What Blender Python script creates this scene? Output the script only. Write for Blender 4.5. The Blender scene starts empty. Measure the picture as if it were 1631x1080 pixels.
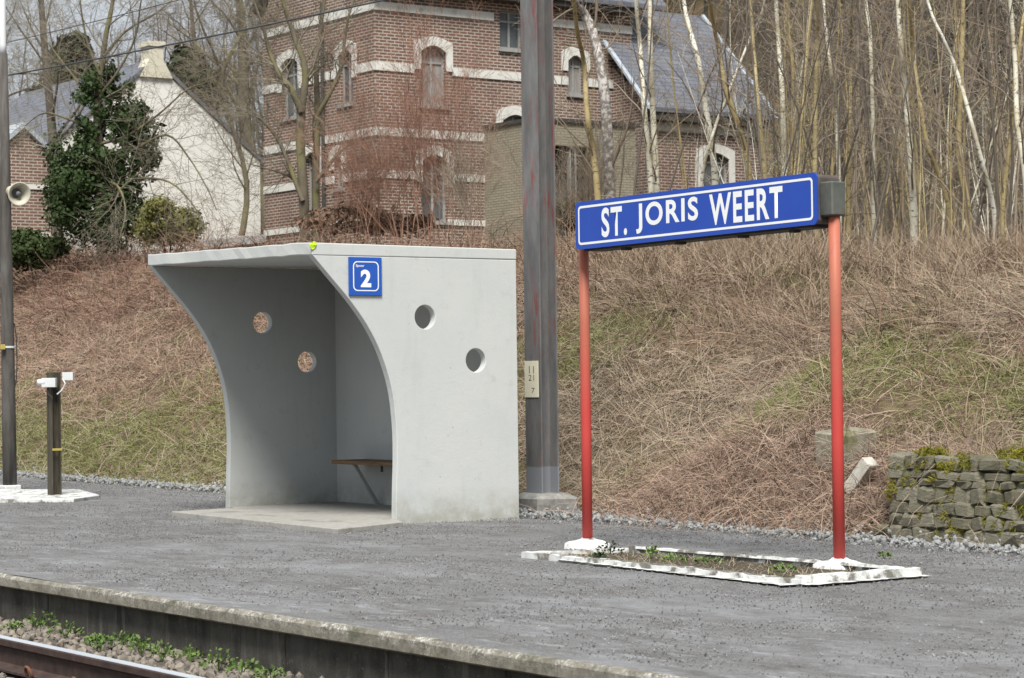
import bpy, math, random
import numpy as np
from mathutils import Matrix, Vector
random.seed(7)
RNG = np.random.default_rng(7)
rad = math.radians
scene = bpy.context.scene
COL = scene.collection
# ------------------------------------------------------------------ camera
# world: X across the tracks towards the bank, Y along the track away from the camera, Z up (platform = 0)
F, YAW, PITCH, ROLL = 3671.0, rad(35.18), rad(1.048), rad(-0.738)
PCX, PCY = 815.5, 540.0
CAM = np.array([0, 0, 1.2])
fw = np.array([math.sin(YAW)*math.cos(PITCH), math.cos(YAW)*math.cos(PITCH), math.sin(PITCH)])
rt = np.cross(fw, [0, 0, 1]); rt /= np.linalg.norm(rt)
up = np.cross(rt, fw)
rt, up = rt*math.cos(ROLL)+up*math.sin(ROLL), -rt*math.sin(ROLL)+up*math.cos(ROLL)
cd = bpy.data.cameras.new('camera'); cam = bpy.data.objects.new('camera', cd); COL.objects.link(cam)
cam.matrix_world = Matrix(((rt[0], up[0], -fw[0], CAM[0]), (rt[1], up[1], -fw[1], CAM[1]), (rt[2], up[2], -fw[2], CAM[2]), (0, 0, 0, 1)))
cd.sensor_width = 36; cd.sensor_fit = 'HORIZONTAL'; cd.lens = 36*F/1631
cd.clip_start = 0.2; cd.clip_end = 3000
cd.dof.use_dof = True; cd.dof.focus_distance = 17.5; cd.dof.aperture_fstop = 9.0
scene.camera = cam
# ------------------------------------------------------------------ light
SUN_AZ = math.atan2(-0.62, -0.78)          # compass direction the light comes from (x, y)
SUN_EL = rad(54)
w = bpy.data.worlds.new('World'); scene.world = w; w.use_nodes = True
nt = w.node_tree; nt.nodes.clear()
wo = nt.nodes.new('ShaderNodeOutputWorld'); bg = nt.nodes.new('ShaderNodeBackground')
sky = nt.nodes.new('ShaderNodeTexSky'); sky.sky_type = 'NISHITA'; sky.sun_disc = False
sky.sun_elevation = SUN_EL; sky.sun_rotation = SUN_AZ; sky.air_density = 1.0; sky.dust_density = 2.0
tc = nt.nodes.new('ShaderNodeTexCoord'); ns = nt.nodes.new('ShaderNodeTexNoise')
ns.inputs['Scale'].default_value = 3.2; ns.inputs['Detail'].default_value = 6
mr = nt.nodes.new('ShaderNodeMapRange'); mr.inputs[1].default_value = .3; mr.inputs[2].default_value = .62
mr.inputs[3].default_value = .55; mr.inputs[4].default_value = .97
mx = nt.nodes.new('ShaderNodeMix'); mx.data_type = 'RGBA'
nt.links.new(tc.outputs['Generated'], ns.inputs['Vector']); nt.links.new(ns.outputs['Fac'], mr.inputs[0])
nt.links.new(mr.outputs[0], mx.inputs['Factor']); nt.links.new(sky.outputs[0], mx.inputs[6])
mx.inputs[7].default_value = (6.7, 7.2, 7.8, 1)
nt.links.new(mx.outputs[2], bg.inputs['Color']); bg.inputs['Strength'].default_value = 0.07
nt.links.new(bg.outputs[0], wo.inputs[0])
sd = bpy.data.lights.new('sun', 'SUN'); sd.energy = 3.9; sd.angle = rad(22); sd.color = (1, .965, .91)
so = bpy.data.objects.new('sun', sd); COL.objects.link(so)
sdir = Vector((math.sin(math.atan2(-0.62, -0.78))*math.cos(SUN_EL), math.cos(math.atan2(-0.62, -0.78))*math.cos(SUN_EL), math.sin(SUN_EL)))
so.rotation_euler = sdir.to_track_quat('Z', 'Y').to_euler()
vs = scene.view_settings; vs.view_transform = 'Standard'; vs.look = 'None'; vs.gamma = 1; vs.exposure = 0.40
vs.use_curve_mapping = False
cy_ = scene.cycles; cy_.max_bounces = 4; cy_.diffuse_bounces = 1; cy_.glossy_bounces = 2; cy_.transmission_bounces = 1; cy_.caustics_reflective = False; cy_.caustics_refractive = False

# ------------------------------------------------------------------ helpers
def px(x, y, X=None, Y=None, Z=None, D=None):
    d = fw+rt*(x-PCX)/F-up*(y-PCY)/F
    if D is not None: t = D
    elif X is not None: t = (X-CAM[0])/d[0]
    elif Y is not None: t = (Y-CAM[1])/d[1]
    else: t = (Z-CAM[2])/d[2]
    return CAM+d*t
def proj(P):
    v = np.asarray(P)-CAM; d = v@fw
    return PCX+F*(v@rt)/d, PCY-F*(v@up)/d, d

def new_obj(name, me, parent=None):
    o = bpy.data.objects.new(name, me); COL.objects.link(o)
    if parent is not None: o.parent = parent
    return o
def tag(o, label=None, cat=None, group=None, kind=None):
    if label: o['label'] = label
    if cat: o['category'] = cat
    if group: o['group'] = group
    if kind: o['kind'] = kind
    return o
def thing(name, loc, label, cat, group=None):
    o = new_obj(name, None); o.location = loc; o.empty_display_size = .2
    return tag(o, label, cat, group)
def np_mesh(name, V, Fq, mat, smooth=False):
    """V (n,3); Fq (m,k) array of equal-size faces, or list of arrays"""
    me = bpy.data.meshes.new(name)
    V = np.asarray(V, dtype=np.float32)
    Fs = Fq if isinstance(Fq, list) else [Fq]
    Fs = [np.asarray(a, dtype=np.int32) for a in Fs if len(a)]
    nl = sum(a.size for a in Fs); nf = sum(len(a) for a in Fs)
    me.vertices.add(len(V)); me.vertices.foreach_set('co', V.ravel())
    me.loops.add(nl); me.loops.foreach_set('vertex_index', np.concatenate([a.ravel() for a in Fs]))
    tot = np.concatenate([np.full(len(a), a.shape[1], dtype=np.int32) for a in Fs])
    st = np.concatenate([[0], np.cumsum(tot)[:-1]]).astype(np.int32)
    me.polygons.add(nf); me.polygons.foreach_set('loop_start', st)
    if smooth: me.polygons.foreach_set('use_smooth', np.ones(nf, dtype=bool))
    me.update(calc_edges=True); me.validate()
    if mat: me.materials.append(mat)
    return me

class MB:
    """collects shapes in WORLD coordinates; build() links them as one mesh under a parent"""
    def __init__(s): s.v = []; s.f = []
    def add(s, vs_, fs_):
        b = len(s.v); s.v += [tuple(map(float, p)) for p in vs_]; s.f += [tuple(i+b for i in q) for q in fs_]; return s
    def box(s, a, b):
        x0, y0, z0 = a; x1, y1, z1 = b
        return s.add([(x0,y0,z0),(x1,y0,z0),(x1,y1,z0),(x0,y1,z0),(x0,y0,z1),(x1,y0,z1),(x1,y1,z1),(x0,y1,z1)],
                     [(0,3,2,1),(4,5,6,7),(0,1,5,4),(1,2,6,5),(2,3,7,6),(3,0,4,7)])
    def cbox(s, a, b, c=.01):
        """box with chamfered edges"""
        x0, y0, z0 = a; x1, y1, z1 = b; X = (x0, x1); Y = (y0, y1); Z = (z0, z1); V = []
        idx = {}
        for i in (0, 1):
            for j in (0, 1):
                for k in (0, 1):
                    sx, sy, sz = (1-2*i)*c, (1-2*j)*c, (1-2*k)*c
                    idx[i,j,k,0] = len(V); V.append((X[i], Y[j]+sy, Z[k]+sz))
                    idx[i,j,k,1] = len(V); V.append((X[i]+sx, Y[j], Z[k]+sz))
                    idx[i,j,k,2] = len(V); V.append((X[i]+sx, Y[j]+sy, Z[k]))
        Fc = []
        cyc = [(0,0),(1,0),(1,1),(0,1)]
        for i in (0,1):
            Fc.append([idx[i,a_,b_,0] for a_, b_ in cyc][::(1 if i else -1)])
            Fc.append([idx[a_,i,b_,1] for a_, b_ in cyc][::(-1 if i else 1)])
            Fc.append([idx[a_,b_,i,2] for a_, b_ in cyc][::(1 if i else -1)])
        for a_ in (0,1):
            for b_ in (0,1):
                Fc.append([idx[a_,b_,0,0],idx[a_,b_,0,1],idx[a_,b_,1,1],idx[a_,b_,1,0]])
                Fc.append([idx[a_,0,b_,0],idx[a_,0,b_,2],idx[a_,1,b_,2],idx[a_,1,b_,0]])
                Fc.append([idx[0,a_,b_,1],idx[0,a_,b_,2],idx[1,a_,b_,2],idx[1,a_,b_,1]])
        for q in [(i,j,k) for i in (0,1) for j in (0,1) for k in (0,1)]:
            Fc.append([idx[q+(0,)], idx[q+(1,)], idx[q+(2,)]])
        return s.add(V, Fc)
    def prism(s, poly, axis, a, b):
        """polygon (2D pts) extruded along an axis from a to b. axis X: pts=(y,z); Y: (x,z); Z: (x,y)"""
        def P(p, t): return (t, p[0], p[1]) if axis == 'X' else (p[0], t, p[1]) if axis == 'Y' else (p[0], p[1], t)
        n = len(poly)
        V = [P(p, a) for p in poly]+[P(p, b) for p in poly]
        return s.add(V, [tuple(range(n))[::-1], tuple(range(n, 2*n))]+[(i, (i+1) % n, n+(i+1) % n, n+i) for i in range(n)])
    def tube(s, pts, radii, n=8, cap=True):
        V, Q = tube_arrays(np.array(pts, float), np.array(radii, float)*np.ones(len(pts)), n)
        b = len(s.v); s.add(V, Q)
        if cap:
            m = len(pts); s.f.append(tuple(b+i for i in range(n))[::-1]); s.f.append(tuple(b+(m-1)*n+i for i in range(n)))
        return s
    def lathe(s, prof, origin, axis, n=20):
        """profile (r, t) revolved about axis direction through origin"""
        ax = np.array(axis, float); ax /= np.linalg.norm(ax)
        e1 = np.cross(ax, [0, 0, 1]) if abs(ax[2]) < .9 else np.cross(ax, [1, 0, 0]); e1 /= np.linalg.norm(e1); e2 = np.cross(ax, e1)
        V = [np.array(origin)+ax*t+r_*(e1*math.cos(2*math.pi*k/n)+e2*math.sin(2*math.pi*k/n)) for r_, t in prof for k in range(n)]
        return s.add(V, [(i*n+k, i*n+(k+1) % n, (i+1)*n+(k+1) % n, (i+1)*n+k) for i in range(len(prof)-1) for k in range(n)])
    def ring(s, outer, inner, axis, t):
        def P(p): return (t, p[0], p[1]) if axis == 'X' else (p[0], t, p[1])
        n = len(outer); return s.add([P(p) for p in outer]+[P(p) for p in inner], [(i, (i+1) % n, n+(i+1) % n, n+i) for i in range(n)])
    def jitter(s, a, seed=0):
        r_ = np.random.default_rng(seed); seen = {}
        for i, p in enumerate(s.v):
            k = tuple(round(c, 4) for c in p)
            if k not in seen: seen[k] = r_.normal(0, a, 3)
            s.v[i] = tuple(np.array(p)+seen[k])
        return s
    def build(s, name, mat, parent=None, smooth=False, bevel=0):
        o0 = np.array(root_loc(parent))
        me = bpy.data.meshes.new(name); me.from_pydata([tuple(np.array(p)-o0) for p in s.v], [], s.f); me.update()
        if mat: me.materials.append(mat)
        import bmesh
        bm = bmesh.new(); bm.from_mesh(me); bmesh.ops.recalc_face_normals(bm, faces=bm.faces); bm.to_mesh(me); bm.free()
        if smooth:
            for p in me.polygons: p.use_smooth = True
        o = new_obj(name, me, parent)
        if bevel:
            m = o.modifiers.new('bevel', 'BEVEL'); m.width = bevel; m.segments = 2; m.limit_method = 'ANGLE'
        return o
def root_loc(p):
    if p is None: return (0, 0, 0)
    while p.parent is not None: p = p.parent
    return tuple(p.location)

def tube_arrays(P, R, n):
    T = np.gradient(P, axis=0); T /= np.maximum(np.linalg.norm(T, axis=1, keepdims=True), 1e-9)
    ref = np.array([.31, .17, .93]) if abs(T[0] @ np.array([.31, .17, .93])) < .9 else np.array([1., 0, 0])
    N = np.cross(T, ref); N /= np.maximum(np.linalg.norm(N, axis=1, keepdims=True), 1e-9); B = np.cross(T, N)
    a = np.arange(n)*2*math.pi/n
    V = P[:, None]+R[:, None, None]*(np.cos(a)[None, :, None]*N[:, None]+np.sin(a)[None, :, None]*B[:, None])
    m = len(P); i = np.arange(m-1)[:, None]; k = np.arange(n)[None]; k2 = (k+1) % n
    Q = np.stack([i*n+k, i*n+k2, (i+1)*n+k2, (i+1)*n+k], -1).reshape(-1, 4)
    return V.reshape(-1, 3), Q
def tubes_mesh(name, br, mat, off=(0, 0, 0), smooth=True):
    Vs, Qs, b = [], [], 0
    for P, R, n in br:
        V, Q = tube_arrays(P, R, n); Vs.append(V-np.array(off)); Qs.append(Q+b); b += len(V)
    return np_mesh(name, np.concatenate(Vs), np.concatenate(Qs), mat, smooth)

def vnoise(x, y, s, seed=0):
    x = np.asarray(x, float)/s; y = np.asarray(y, float)/s
    xi = np.floor(x).astype(np.int64); yi = np.floor(y).astype(np.int64); fx = x-xi; fy = y-yi
    fx = fx*fx*(3-2*fx); fy = fy*fy*(3-2*fy)
    def h(a, b):
        n = (a*374761393+b*668265263+seed*974634777) & 0x7fffffff
        n = ((n ^ (n >> 13))*1274126177) & 0x7fffffff
        return ((n ^ (n >> 16)) & 0xffff)/65535.
    return (h(xi, yi)*(1-fx)+h(xi+1, yi)*fx)*(1-fy)+(h(xi, yi+1)*(1-fx)+h(xi+1, yi+1)*fx)*fy
def fbm(x, y, s, seed=0): return (vnoise(x, y, s, seed)+.5*vnoise(x, y, s/2.1, seed+1)+.25*vnoise(x, y, s/4.3, seed+2))/1.75
def sstep(a, b, x):
    t = np.clip((np.asarray(x, float)-a)/(b-a), 0, 1); return t*t*(3-2*t)

# ------------------------------------------------------------------ materials
class NM:
    def __init__(s, name, rough=.8, spec=.3):
        s.m = bpy.data.materials.new(name); s.m.use_nodes = True; s.t = s.m.node_tree
        s.b = s.t.nodes['Principled BSDF']; s.b.inputs['Roughness'].default_value = rough
        s.b.inputs['Specular IOR Level'].default_value = spec
        s.co = s.t.nodes.new('ShaderNodeTexCoord').outputs['Object']
    def n(s, typ, **kw):
        q = s.t.nodes.new(typ)
        for k, v in kw.items():
            if k in q.inputs.keys(): q.inputs[k].default_value = v
            else: setattr(q, k, v)
        return q
    def l(s, a, b): s.t.links.new(a, b)
    def noise(s, scale, detail=5, rough=.6, vec=None, stretch=None):
        q = s.n('ShaderNodeTexNoise', Scale=scale, Detail=detail, Roughness=rough)
        v = vec or s.co
        if stretch:
            mp = s.n('ShaderNodeMapping'); mp.inputs['Scale'].default_value = stretch; s.l(v, mp.inputs['Vector']); v = mp.outputs[0]
        s.l(v, q.inputs['Vector']); return q.outputs['Fac']
    def mask(s, fac, lo, hi):
        q = s.n('ShaderNodeMapRange'); q.inputs[1].default_value = lo; q.inputs[2].default_value = hi; s.l(fac, q.inputs[0]); return q.outputs[0]
    def mix(s, fac, a, b, mode='MIX'):
        q = s.n('ShaderNodeMix', data_type='RGBA', blend_type=mode)
        if isinstance(fac, (int, float)): q.inputs[0].default_value = fac
        else: s.l(fac, q.inputs[0])
        for v, i in ((a, 6), (b, 7)):
            if isinstance(v, (tuple, list)): q.inputs[i].default_value = (*v[:3], 1)
            else: s.l(v, q.inputs[i])
        return q.outputs[2]
    def mul(s, a, b):
        q = s.n('ShaderNodeMath', operation='MULTIPLY')
        for v, i in ((a, 0), (b, 1)):
            if isinstance(v, (int, float)): q.inputs[i].default_value = v
            else: s.l(v, q.inputs[i])
        return q.outputs[0]
    def bump(s, h, strength=.3, dist=.01, prev=None):
        q = s.n('ShaderNodeBump', Strength=strength, Distance=dist); s.l(h, q.inputs['Height'])
        if prev: s.l(prev, q.inputs['Normal'])
        s.l(q.outputs[0], s.b.inputs['Normal']); return q.outputs[0]
    def color(s, c):
        if isinstance(c, (tuple, list)): s.b.inputs['Base Color'].default_value = (*c[:3], 1)
        else: s.l(c, s.b.inputs['Base Color'])
    def rnd(s): return s.n('ShaderNodeObjectInfo').outputs['Random']
    def sep(s):
        q = s.n('ShaderNodeSeparateXYZ'); s.l(s.co, q.inputs[0]); return q.outputs

def simple(name, c1, c2, scale=6, rough=.8, bump=.2, dist=.01, spec=.3, c3=None, s3=1.2, lo3=.55, hi3=.7, stretch=None):
    m = NM(name, rough, spec); f1 = m.noise(scale, 6, .65, stretch=stretch)
    c = m.mix(m.mask(f1, .32, .68), c1, c2)
    if c3: c = m.mix(m.mask(m.noise(s3, 5, .6, stretch=stretch), lo3, hi3), c, c3)
    m.color(c)
    if bump: m.bump(f1, bump, dist)
    return m.m
def varied(name, c1, c2, rough=.85, spec=.2, trans=0, hue=None):
    """colour chosen per object or instance, with a little noise"""
    m = NM(name, rough, spec); c = m.mix(m.rnd(), c1, c2)
    c = m.mix(m.mul(m.mask(m.noise(9, 3), .3, .7), .45), c, tuple(.55*v for v in c1))
    m.color(c)
    return m.m

def strand_mat(name, c1, c2, c3):
    m = NM(name, .85, .15); q = m.n('ShaderNodeNewGeometry').outputs['Random Per Island']; cr = m.n('ShaderNodeValToRGB'); e = cr.color_ramp.elements
    e[0].color = (*c1, 1); e[1].color = (*c3, 1); x = e.new(.5); x.color = (*c2, 1); m.l(q, cr.inputs[0]); m.color(cr.outputs[0]); return m.m
M = {}
def build_materials():
    # asphalt platform
    m = NM('platform_asphalt', .9, .25)
    fine = m.noise(130, 3, .8); mid = m.noise(38, 4, .75); big = m.noise(.8, 6, .65, stretch=(1.5, .7, 1)); big2 = m.noise(2.6, 6, .7, stretch=(1.5, .7, 1))
    c = m.mix(m.mask(fine, .32, .70), (.072, .072, .073), (.33, .328, .325))
    c = m.mix(m.mul(m.mask(mid, .48, .66), .55), c, (.085, .079, .072))
    c = m.mix(m.mul(m.mask(big, .46, .64), .55), c, (.295, .30, .312))
    c = m.mix(m.mul(m.mask(big2, .47, .66), .62), c, (.095, .087, .078))
    c = m.mix(m.mul(m.mul(m.mask(m.noise(5.5, 6, .7, stretch=(1.7, .6, 1)), .54, .66), m.mask(m.sep()[0], 9.5, 6.2)), .5), c, (.42, .43, .45))
    m.color(c); b = m.bump(fine, .6, .006); m.bump(mid, .5, .016, b); M['asphalt'] = m.m
    # kerb concrete, lichen-spotted
    m = NM('kerb_concrete', .92, .2); a = m.noise(14, 6, .7); b_ = m.noise(45, 5, .8); z = m.sep()
    c = m.mix(m.mask(a, .35, .68), (.15, .138, .11), (.31, .29, .24)); c = m.mix(m.mul(m.mul(m.mask(b_, .50, .60), m.mask(m.noise(6, 4), .40, .56)), m.mask(z[2], .245, .30)), c, (.66, .65, .61))
    c = m.mix(m.mul(m.mask(m.noise(5, 4), .55, .7), .6), c, (.075, .08, .045)); m.color(c); m.bump(b_, .7, .012); M['kerb'] = m.m
    # platform wall
    m = NM('platform_wall_concrete', .9, .2); a = m.noise(5, 6, .7, stretch=(1, 1, .5)); st = m.noise(9, 4, .6, stretch=(1, 1, .12)); b_ = m.noise(40, 4, .7)
    c = m.mix(m.mask(a, .35, .7), (.045, .042, .036), (.13, .122, .105)); c = m.mix(m.mul(m.mask(st, .58, .72), .6), c, (.27, .25, .20))
    c = m.mix(m.mul(m.mask(b_, .62, .7), .5), c, (.3, .29, .25)); m.color(c); m.bump(b_, .5, .01); M['plat_wall'] = m.m
    # painted shelter concrete
    m = NM('pale_grey_painted_concrete', .78, .25); a = m.noise(1.6, 7, .65); b_ = m.noise(70, 4, .7); d = m.noise(7, 7, .72); st = m.noise(6, 5, .7, stretch=(1, 1, .15))
    c = m.mix(m.mask(a, .35, .66), (.555, .582, .568), (.60, .612, .592))
    c = m.mix(m.mul(m.mask(d, .58, .74), .42), c, (.38, .385, .35)); c = m.mix(m.mul(m.mask(st, .54, .74), .28), c, (.42, .43, .40))
    vo = m.n('ShaderNodeTexVoronoi', Scale=9); m.l(m.co, vo.inputs['Vector'])
    c = m.mix(m.mul(m.mul(m.mask(vo.outputs['Distance'], .07, .03), m.mask(m.noise(2.2, 3), .5, .58)), .7), c, (.2, .19, .17))
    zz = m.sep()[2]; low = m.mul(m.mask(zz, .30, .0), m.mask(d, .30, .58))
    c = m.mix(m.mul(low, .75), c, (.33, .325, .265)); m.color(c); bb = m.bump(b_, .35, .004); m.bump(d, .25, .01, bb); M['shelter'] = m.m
    M['slab'] = simple('floor_slab_concrete', (.30, .29, .265), (.42, .405, .37), 18, .9, .4, .006, c3=(.19, .185, .17), s3=2.5)
    M['white_paint'] = simple('chipped_white_paint', (.64, .65, .63), (.78, .79, .78), 12, .8, .4, .012, c3=(.30, .29, .26), s3=9, lo3=.58, hi3=.68)
    M['worn_white'] = simple('worn_whitewash', (.58, .585, .565), (.76, .77, .755), 14, .85, .5, .012, c3=(.21, .20, .175), s3=8, lo3=.50, hi3=.60)
    M['kerb_grey'] = simple('bed_kerb_concrete', (.13, .13, .11), (.26, .25, .22), 16, .92, .5, .012, c3=(.78, .79, .77), s3=9, lo3=.55, hi3=.62)
    M['soil'] = simple('bed_soil', (.055, .045, .03), (.12, .10, .07), 30, .95, .8, .02, c3=(.10, .12, .04), s3=6)
    # steel mast with rust-red streaks
    m = NM('weathered_mast_steel', .6, .4); a = m.noise(4, 6, .7, stretch=(1, 1, .3)); st = m.noise(13, 6, .75, stretch=(1, 1, .16)); reg = m.noise(1.3, 3, .5)
    c = m.mix(m.mask(a, .35, .68), (.105, .103, .101), (.215, .213, .210)); c = m.mix(m.mul(m.mul(m.mask(st, .53, .62), m.mask(reg, .44, .57)), .85), c, (.24, .055, .045))
    c = m.mix(m.mul(m.mask(m.noise(60, 4), .6, .7), .4), c, (.20, .165, .14)); zz = m.sep()[2]
    c = m.mix(m.mask(zz, .312, .300), c, (.23, .24, .26)); m.color(c); m.bump(a, .2, .005); M['mast'] = m.m
    M['mast_base'] = simple('mast_foundation_concrete', (.20, .195, .18), (.34, .33, .31), 14, .9, .5, .01, c3=(.12, .115, .1), s3=4)
    M['cream'] = simple('cream_enamel_plate', (.86, .80, .60), (.90, .85, .68), 8, .6, .1, c3=(.35, .15, .07), s3=9, lo3=.66, hi3=.72)
    M['black'] = simple('black_marking', (.02, .02, .02), (.06, .055, .05), 40, .7, 0)
    M['blue'] = simple('blue_enamel', (.014, .066, .42), (.018, .078, .46), 3, .38, 0, spec=.5)
    M['blue_small'] = simple('blue_plate_enamel', (.018, .095, .45), (.022, .11, .5), 3, .4, 0, spec=.5)
    M['sign_white'] = simple('white_reflective_lettering', (.88, .90, .91), (.92, .94, .94), 20, .5, 0)
    M['housing'] = simple('weathered_brown_housing', (.085, .07, .062), (.15, .125, .115), 7, .7, .2, .004, c3=(.19, .17, .15), s3=4)
    M['bracket'] = simple('grey_green_bracket', (.085, .095, .085), (.14, .145, .13), 9, .6, .1, c3=(.12, .08, .05), s3=6, lo3=.6, hi3=.72)
    m = NM('faded_red_post_paint', .55, .35); zz = m.sep()[2]; a = m.noise(5, 4, .6)
    zn = m.n('ShaderNodeMath', operation='ADD'); m.l(zz, zn.inputs[0]); m.l(m.mul(a, .35), zn.inputs[1])
    c = m.mix(m.mask(zn.outputs[0], 1.15, 1.85), (.52, .062, .052), (.47, .15, .095)); c = m.mix(m.mul(m.mask(m.noise(16, 5, .7), .58, .72), .35), c, (.33, .085, .07)); m.color(c); M['red'] = m.m
    M['wood_seat'] = simple('worn_bench_wood', (.15, .085, .045), (.27, .165, .09), 6, .7, .3, .004, stretch=(8, 1, 8), c3=(.07, .045, .03), s3=5)
    M['galv'] = simple('galvanised_bracket', (.36, .37, .36), (.46, .47, .46), 12, .55, .1)
    M['dark_iron'] = simple('dark_iron', (.03, .028, .026), (.06, .055, .05), 12, .7, .2)
    M['pole'] = simple('dark_tarred_pole', (.060, .054, .048), (.125, .115, .105), 7, .8, .4, .006, stretch=(3, 3, .4), c3=(.175, .165, .155), s3=2)
    M['pole_white'] = simple('white_pole_tube', (.68, .70, .72), (.76, .78, .8), 5, .5, .05)
    M['post_dark'] = simple('olive_black_post', (.042, .036, .024), (.10, .088, .065), 9, .75, .3, .004, stretch=(3, 3, .5))
    M['white_box'] = simple('white_plastic_box', (.60, .62, .62), (.70, .72, .72), 6, .5, .05)
    M['horn'] = simple('aged_cream_horn', (.50, .47, .37), (.60, .57, .47), 6, .55, .1, c3=(.36, .30, .18), s3=3)
    M['horn_in'] = simple('horn_throat_grey', (.16, .17, .17), (.24, .25, .25), 6, .5, 0)
    M['yellow_tag'] = simple('yellow_tag', (.42, .34, .08), (.5, .42, .1), 6, .6, 0)
    M['lime'] = simple('lime_paint_spot', (.55, .85, .03), (.62, .9, .05), 20, .6, 0)
    # rails
    M['rail_top'] = simple('polished_rail_steel', (.62, .67, .74), (.75, .80, .86), 3, .28, 0, stretch=(20, .3, 1), spec=.6); M['rail_top'].node_tree.nodes['Principled BSDF'].inputs['Metallic'].default_value = .25
    M['rail'] = simple('rusty_rail_web', (.040, .026, .022), (.085, .055, .046), 14, .8, .3, .004)
    M['rust'] = simple('rusty_clip', (.13, .055, .035), (.22, .10, .06), 20, .85, .3, .004)
    M['sleeper'] = simple('oily_sleeper', (.04, .03, .025), (.09, .07, .055), 8, .9, .5, .008, stretch=(.6, 6, 6))
    M['ballast_ground'] = simple('ballast_ground', (.08, .07, .055), (.2, .18, .15), 40, .95, .9, .03)
    M['ballast'] = varied('ballast_stone', (.33, .29, .24), (.15, .132, .115))
    M['edge_stone'] = varied('pale_edging_stone', (.40, .41, .405), (.22, .222, .215))
    M['grit'] = varied('loose_grit', (.34, .335, .33), (.115, .11, .107))
    # bank
    m = NM('bank_earth', .95, .1); a = m.noise(1.1, 6, .65); d = m.noise(9, 6, .75); e = m.noise(40, 4, .7)
    c = m.mix(m.mask(d, .35, .65), (.085, .058, .038), (.21, .155, .10)); c = m.mix(m.mul(m.mask(a, .48, .6), .7), c, (.10, .105, .04)); c = m.mix(m.mul(m.mask(e, .55, .7), .5), c, (.30, .235, .16))
    m.color(c); m.bump(d, .9, .06); M['bank'] = m.m
    M['straw'] = strand_mat('dry_straw_grass', (0.48, 0.4, 0.3), (0.37, 0.3, 0.22), (0.26, 0.2, 0.145))
    M['bracken'] = strand_mat('red_brown_dead_bracken', (0.46, 0.335, 0.255), (0.33, 0.225, 0.165), (0.2, 0.13, 0.095))
    M['tan'] = strand_mat('tall_tan_grass', (0.43, 0.34, 0.25), (0.33, 0.25, 0.178), (0.23, 0.165, 0.115))
    M['bramble'] = strand_mat('bramble_stems', (0.36, 0.235, 0.17), (0.24, 0.15, 0.11), (0.13, 0.08, 0.06))
    M['green'] = strand_mat('short_green_grass', (0.3, 0.29, 0.14), (0.22, 0.23, 0.085), (0.165, 0.18, 0.065))
    M['brush'] = strand_mat('dead_brush_stems', (.47, .36, .28), (.32, .235, .18), (.17, .115, .085))
    M['leaf_dead'] = varied('dead_leaves', (.20, .125, .085), (.33, .23, .165))
    M['ivy'] = varied('ivy_leaf', (.030, .058, .018), (.085, .12, .035), .7, .25)
    M['bush_olive'] = varied('olive_hedge_leaf', (.20, .20, .06), (.26, .235, .09))
    M['bush_dark'] = varied('dark_hedge_leaf', (.035, .060, .02), (.075, .095, .03))
    M['pine'] = varied('conifer_needles', (.030, .042, .022), (.055, .062, .032))
    M['weed'] = varied('fresh_weed_leaf', (.115, .20, .05), (.17, .24, .075))
    M['weed_dark'] = varied('dark_weed_leaf', (.04, .075, .03), (.08, .10, .05))
    M['moss'] = varied('yellow_moss', (.30, .27, .025), (.19, .19, .03))
    # stone wall
    m = NM('wall_sandstone', .92, .15); a = m.noise(9, 6, .7); r_ = m.rnd()
    c = m.mix(r_, (.175, .162, .112), (.265, .25, .195)); c = m.mix(m.mul(m.mask(a, .4, .65), .7), c, (.12, .11, .075)); c = m.mix(m.mul(m.mask(m.noise(22, 5), .56, .68), .5), c, (.34, .33, .28))
    c = m.mix(m.mul(m.mask(m.noise(4, 4), .58, .68), .5), c, (.16, .155, .03)); m.color(c); m.bump(a, .8, .02); M['wall_stone'] = m.m
    M['pale_stone'] = simple('pale_concrete_stub', (.42, .40, .34), (.56, .54, .48), 14, .9, .5, .01, c3=(.25, .24, .17), s3=5)
    M['mossy_block'] = simple('mossy_concrete_block', (.22, .205, .15), (.34, .315, .25), 9, .95, .6, .015, c3=(.16, .15, .07), s3=5)
    # bark
    m = NM('pale_birch_bark', .8, .2); a = m.noise(9, 5, .7, stretch=(1, 1, 3.5)); b_ = m.noise(2.3, 4, .6)
    c = m.mix(m.rnd(), (.70, .66, .50), (.77, .75, .66)); c = m.mix(m.mul(m.mask(b_, .46, .62), .6), c, (.36, .29, .14)); c = m.mix(m.mul(m.mask(a, .57, .63), .9), c, (.085, .070, .05)); m.color(c); M['birch'] = m.m
    m = NM('ochre_birch_bark', .85, .2); a = m.noise(9, 5, .7, stretch=(1, 1, 3)); b_ = m.noise(2, 4, .6)
    c = m.mix(m.rnd(), (.44, .35, .17), (.54, .46, .27)); c = m.mix(m.mul(m.mask(b_, .45, .62), .6), c, (.22, .165, .08)); c = m.mix(m.mul(m.mask(a, .58, .64), .8), c, (.07, .055, .035)); m.color(c); M['ochre'] = m.m
    m = NM('mottled_white_bark', .85, .2); vo = m.n('ShaderNodeTexVoronoi', Scale=11); mp = m.n('ShaderNodeMapping'); mp.inputs['Scale'].default_value = (1, 1, .55); m.l(m.co, mp.inputs[0]); m.l(mp.outputs[0], vo.inputs['Vector'])
    c = m.mix(m.mask(m.noise(14, 5), .42, .56), (.58, .55, .52), (.20, .18, .16)); m.color(c); M['mottled'] = m.m
    M['twig'] = varied('birch_twigs', (.38, .31, .235), (.25, .20, .155))
    M['twig_pale'] = varied('pale_bare_twigs', (.30, .265, .20), (.22, .185, .135))
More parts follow.
